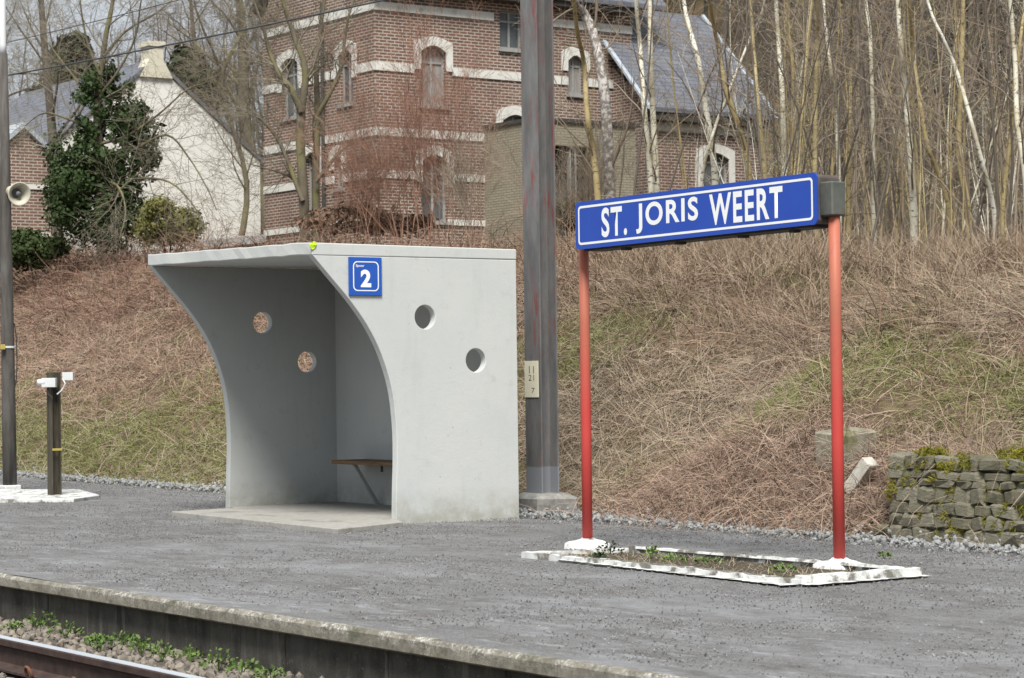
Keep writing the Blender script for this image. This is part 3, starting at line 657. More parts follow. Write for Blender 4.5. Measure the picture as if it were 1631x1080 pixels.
def chpoly(e, c): return [(c0-e+c, d0-e), (c1+e-c, d0-e), (c1+e, d0-e+c), (c1+e, d1+e-c), (c1+e-c, d1+e), (c0-e+c, d1+e), (c0-e, d1+e-c), (c0-e, d0-e+c)]
lo_, hi_ = chpoly(0, .07), chpoly(-.06, .08)
V = [(x, y, -.1) for x, y in lo_]+[(x, y, .12) for x, y in lo_]+[(x, y, .165) for x, y in hi_]
MB().add(V, [tuple(range(16, 24))]+[(k*8+i, k*8+(i+1) % 8, (k+1)*8+(i+1) % 8, (k+1)*8+i) for k in (0, 1) for i in range(8)]).jitter(.005, 4).build('concrete_foot', M['mast_base'], ms)
za = px(848, 575, X=HX)[2]; zb = px(848, 633, X=HX)[2]; yp1 = px(836.5, 600, X=HX)[1]; yp0 = px(858, 600, X=HX)[1]
npl = thing('number_plate', (HX-.004, (yp0+yp1)/2, zb), 'cream rust-spotted number plate fixed to the dark catenary mast', 'plate')
MB().cbox((HX-.007, yp0, zb), (HX-.001, yp1, za), .001).build('plate', M['cream'], npl)
ph = za-zb; pw = yp1-yp0
for txt, v0, v1, u0_, u1_ in (('11', .66, .86, .34, .70), ('21', .46, .62, .30, .70), ('7', .12, .26, .50, .74)):
    text_mesh(txt, u0_*pw, u1_*pw, zb+v0*ph, zb+v1*ph, lambda u, v, t_: (HX-.0078, yp1-u, v), 'numerals', M['black'], npl, -.01)

# ------------------------------------------------------------------ loudspeaker pole, equipment post
pb = px(16, 778, Z=.02); ptop = px(4, 85, D=(pb-CAM)@fw)
lp = thing('loudspeaker_pole', (pb[0], pb[1], 0), 'tall dark slender pole with white upper tube at the left edge of the photo', 'pole')
ht = ptop[2]
def pl_at(z): return (pb[0]+(ptop[0]-pb[0])*z/ht*.9, pb[1]+(ptop[1]-pb[1])*z/ht*.9, z)
MB().tube([pl_at(z) for z in (.05, 1.0, 2.0, 3.5, ht)], [.084, .081, .076, .068, .055], 14).build('shaft', M['pole'], lp, True)
MB().tube([pl_at(z) for z in (ht-.02, ht+.1, ht+2.5)], [.045, .042, .04], 12).build('upper_tube', M['pole_white'], lp, True)
MB().cbox((pb[0]-.1, pb[1]-.1, -.02), (pb[0]+.1, pb[1]+.1, .06), .01).build('foot', M['white_paint'], lp)
zc_ = px(14, 553, D=(pb-CAM)@fw)[2]; c_ = pl_at(zc_)
MB().lathe([(.086, -.012), (.088, -.010), (.088, .010), (.086, .012)], c_, (0, 0, 1), 16).build('clamp_band', M['white_box'], lp)
MB().cbox((c_[0]-.12, c_[1]-.10, zc_-.03), (c_[0]-.07, c_[1]-.05, zc_+.03), .005).build('cable_tag', M['yellow_tag'], lp)
e_ = np.array([rt[0], rt[1], 0])
MB().tube([np.array(pl_at(z))+e_*(.082+w_) for z, w_ in ((1.95, 0), (1.8, .02), (1.5, .025), (1.3, .012), (1.22, 0))], .007, 6).build('cable', M['dark_iron'], lp)
hc = px(31, 309, D=(pb-CAM)@fw-.25)
hn = thing('horn_loudspeaker', tuple(px(12, 303, D=(pb-CAM)@fw)), 'cream horn loudspeaker mounted on the dark pole at left', 'loudspeaker')
ax = np.array(-fw)*.80+rt*.52-np.array([0, 0, 1])*.16; ax /= np.linalg.norm(ax)
MB().lathe([(.05, -.20), (.058, -.16), (.062, -.11), (.095, -.05), (.135, -.004), (.14, .0), (.136, .006), (.125, .002), (.088, -.045), (.055, -.10)], hc, ax, 28).build('horn', M['horn'], hn, True)
MB().lathe([(.0005, -.098), (.056, -.10), (.056, -.102)], hc, ax, 24).build('throat', M['horn_in'], hn, True)
MB().lathe([(.0005, .0), (.026, -.004), (.030, -.02), (.022, -.09)], hc-ax*.02, ax, 16).build('reflex_cone', M['horn_in'], hn, True)
MB().lathe([(.0005, -.30), (.055, -.29), (.066, -.27), (.066, -.19), (.05, -.18)], hc, ax, 20).build('driver', M['horn'], hn, True)
MB().tube([hc-ax*.24, np.array(pl_at(hc[2]-.05))], .014, 8).build('mount_arm', M['dark_iron'], hn)

ep = px(88, 789, Z=.02)
et = thing('equipment_post', (ep[0], ep[1], 0), 'short dark steel post carrying two white boxes, beside the loudspeaker pole', 'post')
D0 = (ep-CAM)@fw; hE = px(90, 593, D=D0)[2]
x0, y0 = ep[0]-.055, ep[1]-.05; wX, wY, tt = .11, .13, .012
I_ = [(x0, y0), (x0, y0+wY), (x0+tt, y0+wY), (x0+tt, y0+wY/2+.005), (x0+wX-tt, y0+wY/2+.005), (x0+wX-tt, y0+wY), (x0+wX, y0+wY), (x0+wX, y0), (x0+wX-tt, y0), (x0+wX-tt, y0+wY/2-.005), (x0+tt, y0+wY/2-.005), (x0+tt, y0)]
MB().prism(I_, 'Z', -.02, hE).build('h_post', M['post_dark'], et)
def bxpx(x0_, x1_, y0_, y1_, D, dp, name, mat, parent):
    a = px(x0_, y1_, D=D); b = px(x1_, y0_, D=D); w_ = np.linalg.norm((b-a)[:2]); e1 = np.array([rt[0], rt[1], 0]); e1 /= np.linalg.norm(e1); e2 = np.array([-e1[1], e1[0], 0])
    P = [a, a+e1*w_, a+e1*w_+e2*dp, a+e2*dp]; hh = b[2]-a[2]
    return MB().add([*P, *[p_+np.array([0, 0, hh]) for p_ in P]], [(0,3,2,1),(4,5,6,7),(0,1,5,4),(1,2,6,5),(2,3,7,6),(3,0,4,7)]).build(name, mat, parent, bevel=.004)
bx1 = bxpx(66, 88, 602, 617, D0-.12, .10, 'white_box', M['white_box'], et)
c_ = px(64, 609, D=D0-.09); MB().lathe([(.001, -.03), (.03, -.03), (.036, .0), (.036, .05)], c_, rt, 14).build('box_lens', M['white_box'], bx1, True)
bx2 = bxpx(99, 116, 593, 606, D0+.02, .10, 'white_box', M['white_box'], et)
MB().tube([px(100, 604, D=D0-.02), px(104, 611, D=D0-.08), px(98, 622, D=D0-.1), px(91, 628, D=D0-.09)], .008, 6).build('cable', M['white_box'], et)
MB().tube([px(76, 617, D=D0-.08), px(77, 628, D=D0-.09), px(84, 634, D=D0-.09)], .007, 6).build('cable', M['dark_iron'], et)
MB().lathe([(.001, 0), (.001, .0)], (0, 0, 0), (0, 0, 1), 3) if False else None
zt_ = px(90, 716, D=D0)[2]; MB().cbox((x0+.004, y0-.006, zt_-.012), (x0+wX+.004, y0+.003, zt_+.012), .002).build('strap', M['yellow_tag'], et)
sl = [px(-60, 796, Z=.02), px(118, 795, Z=.02), px(160, 789, Z=.02), px(128, 781, Z=.02), px(-60, 778, Z=.02)]
pd_ = MB().prism([(p_[0], p_[1]) for p_ in sl], 'Z', -.06, .022); pd_ = pd_.jitter(.004, 2).build('painted_pad', M['worn_white'], None, bevel=.006)
tag(pd_, 'flat whitewashed concrete pad around the foot of the equipment post', 'concrete pad')

# ------------------------------------------------------------------ stone edging, ballast, grit: uncountable
def rock(seed, flat=.75, name='rock', mat=None):
    import bmesh
    bm = bmesh.new(); bmesh.ops.create_icosphere(bm, subdivisions=1, radius=.5); r_ = np.random.default_rng(seed)
    for v in bm.verts:
        k = 1+r_.normal(0, .16); v.co = Vector((v.co.x*k*1.15, v.co.y*k, v.co.z*k*flat))
    me = bpy.data.meshes.new(name); bm.to_mesh(me); bm.free(); me.materials.append(mat); return me
_src = {}
def source_collection(name, meshes):
    c = bpy.data.collections.new(name)
    for i, me in enumerate(meshes):
        c.objects.link(bpy.data.objects.new('%s_%02d' % (name, i), me))
    return c
def scatter(name, P, Rv, S, I, meshes, kind='stuff'):
    """one object whose geometry nodes place the source meshes on its points"""
    me = bpy.data.meshes.new(name); P = np.asarray(P, np.float32); me.vertices.add(len(P)); me.vertices.foreach_set('co', P.ravel())
    a = me.attributes.new('rotv', 'FLOAT_VECTOR', 'POINT'); a.data.foreach_set('vector', np.asarray(Rv, np.float32).ravel())
    S = np.asarray(S, np.float32); S = np.repeat(S[:, None], 3, 1) if S.ndim == 1 else S
    a = me.attributes.new('sclv', 'FLOAT_VECTOR', 'POINT'); a.data.foreach_set('vector', S.ravel())
    a = me.attributes.new('idx', 'INT', 'POINT'); a.data.foreach_set('value', np.asarray(I, np.int32))
    o = new_obj(name, me); tag(o, kind=kind)
    g = bpy.data.node_groups.new(name, 'GeometryNodeTree'); g.interface.new_socket('Geometry', in_out='INPUT', socket_type='NodeSocketGeometry'); g.interface.new_socket('Geometry', in_out='OUTPUT', socket_type='NodeSocketGeometry')
    N = g.nodes.new; gi = N('NodeGroupInput'); go = N('NodeGroupOutput'); ip = N('GeometryNodeInstanceOnPoints'); ci = N('GeometryNodeCollectionInfo'); mp = N('GeometryNodeMeshToPoints')
    ci.inputs['Collection'].default_value = source_collection(name+'_src', meshes); ci.inputs['Separate Children'].default_value = True; ci.inputs['Reset Children'].default_value = True
    ip.inputs['Pick Instance'].default_value = True
    L = g.links.new
    def attr(nm, ty):
        q = N('GeometryNodeInputNamedAttribute'); q.data_type = ty; q.inputs['Name'].default_value = nm; return q.outputs['Attribute']
    er = N('FunctionNodeEulerToRotation'); L(attr('rotv', 'FLOAT_VECTOR'), er.inputs[0])
    L(gi.outputs[0], mp.inputs['Mesh']); L(mp.outputs[0], ip.inputs['Points']); L(ci.outputs[0], ip.inputs['Instance']); L(attr('idx', 'INT'), ip.inputs['Instance Index']); L(er.outputs[0], ip.inputs['Rotation']); L(attr('sclv', 'FLOAT_VECTOR'), ip.inputs['Scale']); L(ip.outputs[0], go.inputs[0])
    md = o.modifiers.new('scatter', 'NODES'); md.node_group = g
    return o
def in_view(P, mx_=60, my_=80):
    v = P-CAM; d = v@fw; x = PCX+F*(v@rt)/d; y = PCY-F*(v@up)/d
    return (d > 2) & (x > -mx_-120) & (x < 1631+mx_+120) & (y > -my_-80) & (y < 1080+my_+80)

rocks_b = [rock(i, .75, 'b', M['ballast']) for i in range(6)]
n = 13000; Xb = RNG.uniform(3.6, 5.93, n); Yb = RNG.uniform(6, 24, n); ok = (np.abs(Xb-RX) > .09); Xb, Yb = Xb[ok], Yb[ok]
zb_ = np.interp(Xb, [3, 4.6, 5.1, 5.5, 5.97], [-.44, -.42, -.40, -.335, -.315])+RNG.uniform(-.005, .02, len(Xb))
o = scatter('ballast_stones', np.stack([Xb, Yb, zb_], 1), RNG.uniform(0, 6.28, (len(Xb), 3)), RNG.uniform(.028, .062, len(Xb)), RNG.integers(0, 6, len(Xb)), rocks_b)
tag(o, 'grey-brown crushed ballast stones between the rail and platform wall', 'ballast')
rocks_e = [rock(20+i, .65, 'e', M['edge_stone']) for i in range(6)]
n = 9500; Ye = RNG.uniform(6, 50, n); Xe = XS(Ye)-.12+RNG.normal(0, .11, n)+.10*(fbm(Ye, Ye*0, 1.2, 5)-.5)
o = scatter('edging_stones', np.stack([Xe, Ye, RNG.uniform(-.03, .025, n)+np.clip(Xe-XS(Ye), 0, 1)*.5], 1), RNG.uniform(0, 6.28, (n, 3)), RNG.uniform(.018, .050, n), RNG.integers(0, 6, n), rocks_e)
tag(o, 'strip of pale grey stones along the back edge of the platform', 'gravel')
rocks_g = [rock(40+i, .7, 'g', M['grit']) for i in range(4)]
n = 170000; Xg = RNG.uniform(5.93, 12.2, n); Yg = 6+RNG.uniform(0, 1, n)**1.25*26
dens = fbm(Xg, Yg, .7, 33)+.5*sstep(10.8, 11.9, Xg); ok = (dens > RNG.uniform(.25, .95, n)) & in_view(np.stack([Xg, Yg, Xg*0], 1), -60, -40); Xg, Yg = Xg[ok], Yg[ok]
o = scatter('loose_grit', np.stack([Xg, Yg, np.full(len(Xg), -.006)], 1), RNG.uniform(0, 6.28, (len(Xg), 3)), RNG.gamma(2.2, .0018, len(Xg))+.0045, RNG.integers(0, 4, len(Xg)), rocks_g)
tag(o, 'fine loose grit scattered over the asphalt platform', 'grit')

# ------------------------------------------------------------------ bank vegetation
def blades(nb, R, lmin, lmax, wdt, lean, curl, seed, mat, seg=3, taper=.25, lift=0.):
    r_ = np.random.default_rng(seed); V = []; Q = []
    for i in range(nb):
        a = r_.uniform(0, 6.283); rr = R*math.sqrt(r_.uniform()); p = np.array([rr*math.cos(a), rr*math.sin(a), r_.uniform(-.02, .02)+lift*r_.uniform()])
        h_ = r_.uniform(0, 6.283); le = np.clip(r_.normal(lean[0], lean[1]), 0, 1.65); L = r_.uniform(lmin, lmax); d = np.array([math.cos(h_)*math.sin(le), math.sin(h_)*math.sin(le), math.cos(le)])
        s_ = np.cross(d, [0, 0, 1])+r_.normal(0, .3, 3); s_ /= np.linalg.norm(s_); w_ = wdt*r_.uniform(.6, 1.4); b = len(V); tw = r_.normal(0, .25, 3)
        for k in range(seg+1):
            ww = w_*(1-(1-taper)*k/seg); V += [p-s_*ww, p+s_*ww]
            d = d+np.array([0, 0, -curl*(.4+r_.uniform())])/seg+tw/seg; d /= np.linalg.norm(d); p = p+d*L/seg
        Q += [(b+2*k, b+2*k+1, b+2*k+3, b+2*k+2) for k in range(seg)]
    return np_mesh('clump', V, np.array(Q), mat)
def arcs(nb, R, L0, L1, rad_, seed, mat, leaves=0, leafmat=None, elev=(.5, .35), droop=1.6):
    r_ = np.random.default_rng(seed); V = []; Q = []
    for i in range(nb):
        a = r_.uniform(0, 6.283); rr = R*math.sqrt(r_.uniform()); p = np.array([rr*math.cos(a), rr*math.sin(a), -.02]); h_ = r_.uniform(0, 6.283); e = np.clip(r_.normal(*elev), .05, 1.5); L = r_.uniform(L0, L1)
        d = np.array([math.cos(h_)*math.cos(e), math.sin(h_)*math.cos(e), math.sin(e)]); P = [p]
        for k in range(5):
            p = p+d*L/5; P.append(p); d = d+np.array([0, 0, -droop*.2])+r_.normal(0, .12, 3); d /= np.linalg.norm(d)
        W, q = tube_arrays(np.array(P), np.linspace(rad_, rad_*.45, 6), 3); b = len(V); V += list(W); Q += [tuple(z+b for z in y) for y in q]
        for k in range(leaves):
            c = P[r_.integers(1, 6)]+r_.normal(0, .02, 3); d1 = r_.normal(0, 1, 3); d1 /= np.linalg.norm(d1); d2 = np.cross(d1, r_.normal(0, 1, 3)); d2 /= np.linalg.norm(d2); s_ = r_.uniform(.012, .028); b = len(V)
            V += [c, c+d1*s_+d2*s_*.6, c+d1*s_*2, c+d1*s_-d2*s_*.6]; Q.append((b, b+1, b+2, b+3))
    return np_mesh('arcs', V, np.array(Q), mat)
def slope_points(n, ylo, yhi, tlo=-.15, thi=9., bias=1.25):
    Y = ylo+(RNG.uniform(0, 1, n)**bias)*(yhi-ylo); T = RNG.uniform(tlo, thi, n); X = XS(Y)+T; Z = H(X, Y); P = np.stack([X, Y, Z], 1)
    P = P[in_view(P) & open_ground(P) & (fbm(P[:, 0], P[:, 1], .75, 57) > .36+.10*RNG.normal(0, 1, len(P)))]; S = (P[:, 0]-XS(P[:, 1]))/(ZC(P[:, 1])/.6)
    return P, S
def open_ground(P): return ~((P[:, 1] < 12.72) & (P[:, 0] < 12.5) & (RNG.uniform(0, 1, len(P)) > .45)) & ~((np.abs(P[:, 1]-17.3) < .75) & (P[:, 0] < 13.1))
def unit(v): return v/np.maximum(np.linalg.norm(v, axis=-1, keepdims=True), 1e-9)
def strands(name, C, S, k, spread, L0, L1, wd, lean, curl, seg, mat, label, cat, coh=.6, wig=.18):
    """every stalk a ribbon rooted on the bank; stalks of one tuft share a heading"""
    n = len(C)*k; C = np.repeat(C, k, 0); S = np.repeat(S, k); hc = np.repeat(RNG.uniform(0, 6.283, n//k), k); lc = np.repeat(RNG.uniform(.75, 1.25, n//k), k)
    R = C.copy(); R[:, :2] += RNG.normal(0, spread, (n, 2)); R[:, 2] = H(R[:, 0], R[:, 1])-.015
    keep = open_ground(R); R, S, hc, lc = R[keep], S[keep], hc[keep], lc[keep]; n = len(R)
    hd = hc+RNG.normal(0, 1, n)*(1.7*(1-coh)+.15); le = np.clip(RNG.normal(lean[0], lean[1], n), 0, 1.6); L = RNG.uniform(L0, L1, n)*lc
    f_ = np.clip((1.05-S)*5, 0, 1)[:, None]; N = unit(np.array([-.51, 0, .86])*f_+np.array([0, 0, 1.])*(1-f_)); Tx = unit(np.cross([0, 1., 0], N)); Ty = np.cross(N, Tx)
    d = N*np.cos(le)[:, None]+(Tx*np.cos(hd)[:, None]+Ty*np.sin(hd)[:, None])*np.sin(le)[:, None]
    dist = (R-CAM)@fw; w_ = wd*RNG.uniform(.6, 1.4, n)*(.55+.45*dist/18)
    sd_ = unit(np.cross(d, N)+RNG.normal(0, .45, (n, 3))); tw = RNG.normal(0, wig, (n, 3)); P = R; rows = []
    for i in range(seg+1):
        ww = (w_*(1-.7*i/seg))[:, None]; rows += [P-sd_*ww, P+sd_*ww]
        d = unit(d+(np.array([0, 0, -curl])*RNG.uniform(.4, 1.4, (n, 1))+tw)/seg+RNG.normal(0, .07, (n, 3))); P = P+d*(L/seg)[:, None]
        low = H(P[:, 0], P[:, 1])+.004; P[:, 2] = np.maximum(P[:, 2], low)
    V = np.stack(rows, 1); m = 2*(seg+1); b = np.arange(n)[:, None]*m
    Q = np.stack([np.stack([b[:, 0]+2*i, b[:, 0]+2*i+1, b[:, 0]+2*i+3, b[:, 0]+2*i+2], -1) for i in range(seg)], 1).reshape(-1, 4)
    return tag(new_obj(name, np_mesh(name, V.reshape(-1, 3), Q, mat)), label, cat, kind='stuff')
gN = lambda P, s, sd: fbm(P[:, 0], P[:, 1], s, sd)
right = lambda P: 1-sstep(19, 25, P[:, 1])
def green_amt(P, S):
    g = gN(P, 1.7, 71); L = 1-right(P)
    lft = sstep(.42, .2, S)*.95+.55*sstep(.52, .66, g)*sstep(.85, .6, S)
    heap = right(P)*sstep(.42, .25, S)*sstep(11.6, 12.4, P[:, 1])*sstep(17.5, 16.2, P[:, 1])
    rgt = sstep(.34, .52, g)*sstep(.92, .76, S)+.7*sstep(13.4, 11.8, P[:, 1])*sstep(.85, .6, S)
    return np.clip(L*lft+(1-L)*rgt*(1-heap), 0, 1), heap
P, S = slope_points(38000, 7.5, 52, -.1, 8.5, 1.35)
g, heap = green_amt(P, S); R_ = right(P); u = RNG.uniform(0, 1, len(P)); isg = (u < g*.80) & (S < .95)
strands('green_grass', P[isg], S[isg], 20, .10, .06, .20, .0036, (.8, .35), .8, 2, M['green'], 'short green grass growing in patches on the bank', 'grass', .3)
rest = ~isg & (S < 1.0); u = RNG.uniform(0, 1, len(P))
redp = np.clip(.78*(1-R_)*sstep(.14, .36, S)+R_*(.10+.7*heap+.35*sstep(.5, .62, gN(P, 2.4, 15))), 0, .93); isr = rest & (u < redp); iss = rest & ~isr
strands('dead_bracken', P[isr], S[isr], 15, .15, .16, .50, .0032, (1.05, .38), 1.1, 3, M['bracken'], 'flattened red-brown dead bracken stems covering the bank', 'dead bracken', .35, .3)
strands('dry_straw', P[iss], S[iss], 16, .13, .14, .48, .0030, (1.25, .28), .6, 3, M['straw'], 'pale flattened dry grass matted over the bank', 'dry grass', .72)
P, S = slope_points(5200, 7.5, 34, 2.2, 8.5)
n0 = gN(P, 1.3, 44); ok = (S > .76+.10*(n0-.5)) & (S < 1.7) & (RNG.uniform(0, 1, len(P)) < right(P)*.9+.25)
strands('tall_dry_grass', P[ok], S[ok], 22, .13, .22, .58, .0034, (.6, .3), .7, 3, M['tan'], 'tall tan dry grass standing along the top of the bank', 'dry grass', .55)
P, S = slope_points(3600, 8, 54, 2.4, 9.5)
n0 = gN(P, 2.2, 91); L = 1-right(P)
ok = (S > .70+.12*(n0-.5)) & (S < 1.35) & (RNG.uniform(0, 1, len(P)) < L*.95+.35*(1-L)*sstep(.9, .75, S))
strands('bramble_thicket', P[ok], S[ok], 14, .25, .5, 1.15, .0046, (.5, .35), 1.7, 4, M['bramble'], 'dense brown bramble thicket along the top of the bank', 'brambles', .1, .35)
P, S = slope_points(1500, 9, 18, .1, 2.6)
g, heap = green_amt(P, S); ok = RNG.uniform(0, 1, len(P)) < heap
strands('dead_brush_heap', P[ok], S[ok], 26, .22, .25, .65, .0034, (.9, .4), 1.9, 4, M['brush'], 'tangled heap of dead brown stems at the foot of the bank', 'dead brush', .15, .4)

# ------------------------------------------------------------------ dry stone wall
wl = thing('stone_wall', (12.3, 11.6, 0), 'mossy dry stone retaining wall at the foot of the bank on the right', 'wall')
def stone_mesh(seed):
    r_ = np.random.default_rng(seed); mb = MB().cbox((-.5, -.5, -.5), (.5, .5, .5), .17); mb.jitter(.05, seed)
    me = bpy.data.meshes.new('stone'); me.from_pydata(mb.v, [], mb.f); me.update(); me.materials.append(M['wall_stone'])
    for p_ in me.polygons: p_.use_smooth = False
    return me
stv = [stone_mesh(900+i) for i in range(9)]
WX = 12.26; r_ = np.random.default_rng(77); z = -.02; row = 0
while z < .60:
    hgt = r_.uniform(.06, .115); y = 9.6+r_.uniform(0, .15)
    yend = 12.62-.10*(z/.6)-r_.uniform(0, .12)
    while y < yend:
        L = r_.uniform(.10, .28); hh = hgt*r_.uniform(.85, 1.2)
        o = new_obj('stone', stv[r_.integers(0, 9)], wl); tx = WX+z*.16+r_.normal(0, .008)
        o.location = (tx+.10-12.3, y+L/2-11.6, z+hgt/2); o.scale = (.24, L*1.07, hh*1.10); o.rotation_euler = (r_.normal(0, .06), r_.normal(0, .03), r_.normal(0, .04))
        y += L+r_.uniform(.0, .012)
    z += hgt*.97; row += 1
MB().box((WX+.2, 9.5, -.05), (WX+.45, 12.45, .52)).build('earth_backing', M['soil'], wl)
# moss cushions on the wall
Pm = []
for i in range(700):
    y = r_.uniform(9.7, 12.6); zz = r_.choice([r_.uniform(.52, .66), r_.uniform(.05, .6)], p=[.55, .45])
    if vnoise(y, zz, .16, 5) > .42: Pm.append((WX+zz*.16-.015+r_.uniform(0, .04)+(0.08*r_.uniform() if zz > .56 else 0), y, zz))
Pm = np.array(Pm)
o = scatter('wall_moss', Pm, r_.uniform(0, 6.28, (len(Pm), 3)), r_.uniform(.5, 1.2, len(Pm)), r_.integers(0, 4, len(Pm)), [blades(60, .04, .02, .05, .004, (.6, .4), .3, 950+i, M['moss'], 2) for i in range(4)])
tag(o, 'yellow-green moss cushions on the dry stone wall', 'moss')
# concrete remains in the bank
p = px(1335, 716, X=12.97)
bk = MB().cbox((12.90, p[1]-.22, p[2]-.25), (13.2, p[1]+.20, p[2]+.16), .035).jitter(.016, 6).build('concrete_block', M['mossy_block']); tag(bk, 'weathered concrete block half buried in the bank behind the right post', 'concrete block')
p = px(1352, 766, X=12.55); q = px(1379, 734, X=12.62); d = (q-p)/np.linalg.norm(q-p); p = p-d*.12+np.array([.05, 0, 0]); s_ = np.cross(d, [1, 0, 0]); s_ /= np.linalg.norm(s_)
V = [p+s_*a_+np.array([1., 0, 0])*b_ for a_, b_ in ((-.045, 0), (.045, 0), (.045, .1), (-.045, .1))]+[q+s_*a_+np.array([1., 0, 0])*b_ for a_, b_ in ((-.055, 0), (.05, 0), (.05, .1), (-.055, .1))]
st_ = MB().add(V, [(0,3,2,1),(4,5,6,7),(0,1,5,4),(1,2,6,5),(2,3,7,6),(3,0,4,7)]).jitter(.006, 3).build('stone_stub', M['pale_stone'], None, bevel=.008); tag(st_, 'pale slanting stone stub sticking out of the bank beside the stone wall', 'stone')

# ------------------------------------------------------------------ buildings
def wall_holes(plane, c, u0, u1, z0, z1, holes, depth=.18):
    """wall in plane X=c (u=y) or Y=c (u=x) with rectangular openings and their reveals"""
    us = sorted({u0, u1, *[h[0] for h in holes], *[h[1] for h in holes]}); zs = sorted({z0, z1, *[h[2] for h in holes], *[h[3] for h in holes]})
    P = (lambda u, z, d: (c+d, u, z)) if plane == 'X' else (lambda u, z, d: (u, c+d, z)); mb = MB()
    for a, b in zip(us, us[1:]):
        for e, f_ in zip(zs, zs[1:]):
            if any(h[0] <= (a+b)/2 <= h[1] and h[2] <= (e+f_)/2 <= h[3] for h in holes): continue
            mb.add([P(a, e, 0), P(b, e, 0), P(b, f_, 0), P(a, f_, 0)], [(0, 1, 2, 3)])
    for a, b, e, f_ in holes:
        mb.add([P(a, e, 0), P(b, e, 0), P(b, f_, 0), P(a, f_, 0), P(a, e, depth), P(b, e, depth), P(b, f_, depth), P(a, f_, depth)], [(0, 1, 5, 4), (1, 2, 6, 5), (2, 3, 7, 6), (3, 0, 4, 7)])
    return mb
def window(parent, plane, c, h, arch=True, surround=True, pane='glass', legs=None):
    a, b, e, f_ = h
    P = (lambda u, z, d: (c+d, u, z)) if plane == 'X' else (lambda u, z, d: (u, c+d, z))
    def bx(u0_, u1_, z0_, z1_, d0, d1):
        p0, p1 = P(u0_, z0_, d0), P(u1_, z1_, d1); return MB().box(tuple(min(i, j) for i, j in zip(p0, p1)), tuple(max(i, j) for i, j in zip(p0, p1)))
    fm = MB(); tfr = .055; m_ = (a+b)/2
    for q in ((a, a+tfr, e, f_), (b-tfr, b, e, f_), (a+tfr, b-tfr, e, e+tfr), (a+tfr, b-tfr, f_-tfr, f_), (m_-.03, m_+.03, e+tfr, f_-tfr), (a+tfr, m_-.03, f_-(f_-e)*.3, f_-(f_-e)*.3+.05), (m_+.03, b-tfr, f_-(f_-e)*.3, f_-(f_-e)*.3+.05)):
        g_ = bx(*q, .11, .17); fm.add(g_.v, g_.f)
    fo = fm.build('window', M['frame'], parent)
    bx(a+.02, b-.02, e+.02, f_-.02, .14, .15).build('pane', M[pane], fo)
    bx(a-.06, b+.06, e-.09, e-.004, -.07, .1).build('sill', M['frame'], fo)
    if surround:
        wd = .2; rise = .16 if arch else 0; n = 9; zl = legs if legs is not None else e+(f_-e)*.55
        inn = [(a+(b-a)*i/(n-1), f_-.17+rise*math.sin(math.pi*i/(n-1))) for i in range(n)]
        out = [(a-wd+(b-a+2*wd)*i/(n-1), f_+.06+rise*math.sin(math.pi*i/(n-1))) for i in range(n)]
        poly = [(a-wd, zl)]+out+[(b+wd, zl), (b+.004, zl)]+inn[::-1]+[(a-.004, zl)]
        poly = [(a-wd, zl)]+out+[(b+wd, zl), (b-.0, zl)]+inn[::-1]+[(a+.0, zl)]
        mb = MB(); N_ = len(poly); d0, d1 = -.045, .03
        # strip quads between outer and inner outlines
        O = [(a-wd, zl)]+out+[(b+wd, zl)]; I2 = [(a, zl)]+inn+[(b, zl)]; k = len(O)
        V = [P(*p_, d0) for p_ in O]+[P(*p_, d0) for p_ in I2]+[P(*p_, d1) for p_ in O]+[P(*p_, d1) for p_ in I2]
        Fc = []
        for i in range(k-1): Fc += [(i, i+1, k+i+1, k+i), (2*k+i, 3*k+i, 3*k+i+1, 2*k+i+1), (i, 2*k+i, 2*k+i+1, i+1), (k+i, k+i+1, 3*k+i+1, 3*k+i)]
        Fc += [(0, k, 3*k, 2*k), (k-1, 3*k-1, 4*k-1, 2*k-1)]
        mb.add(V, Fc).build('surround', M['stone_white'], fo)
def band(parent, plane, c, u0, u1, z0, z1, name='white_band', mat='stone_white', proud=.035, skip=()):
    segs = []; cur = u0
    for s0, s1 in sorted(skip):
        if s0 > cur: segs.append((cur, s0))
        cur = max(cur, s1)
    if cur < u1: segs.append((cur, u1))
    mb = MB()
    for s0, s1 in segs:
        if plane == 'X': mb.box((c-proud, s0, z0), (c+.02, s1, z1))
        else: mb.box((s0, c-proud, z0), (s1, c+.02, z1))
    mb.build(name, M[mat], parent)
AX, AY = 30.10, 48.45; AZ0 = 3.6
ha = thing('brick_house', (36, 52, 4.5), 'large red-brown brick house with white stone bands and slate roof on the bank', 'house')
yX = lambda x: px(x, 200, X=AX)[1]; xY = lambda x: px(x, 200, Y=AY)[0]
zXf = lambda x, y: px(x, y, X=AX)[2]; zYf = lambda x, y: px(x, y, Y=AY)[2]
YL = yX(420); XR = xY(1008)
Wl = [(yX(477), yX(450), zXf(463, 187), zXf(463, 92)), (yX(563), yX(541), zXf(552, 165), zXf(552, 78)),
      (yX(506), yX(486), zXf(496, 330), zXf(496, 242)), (yX(545), yX(532), zXf(540, 300), zXf(540, 245)), (yX(455), yX(444), zXf(450, 25), zXf(450, -60)), (yX(545), yX(531), zXf(538, 12), zXf(538, -60))]
Wr = [(xY(671), xY(711), zYf(690, 168), zYf(690, 72)), (xY(671), xY(711), zYf(690, 352), zYf(690, 246)), (xY(798), xY(834), zYf(815, 78), zYf(815, 18)), (xY(800), xY(842), zYf(815, 262), zYf(815, 182)), (xY(905), xY(930), zYf(917, 150), zYf(917, 88))]
ZTl = 14.2; ZTr = zYf(760, 2)+.05
wall_holes('X', AX, AY, YL, AZ0, ZTr, [h for h in Wl if h[3] < ZTr]).build('left_wall', M['brick'], ha)
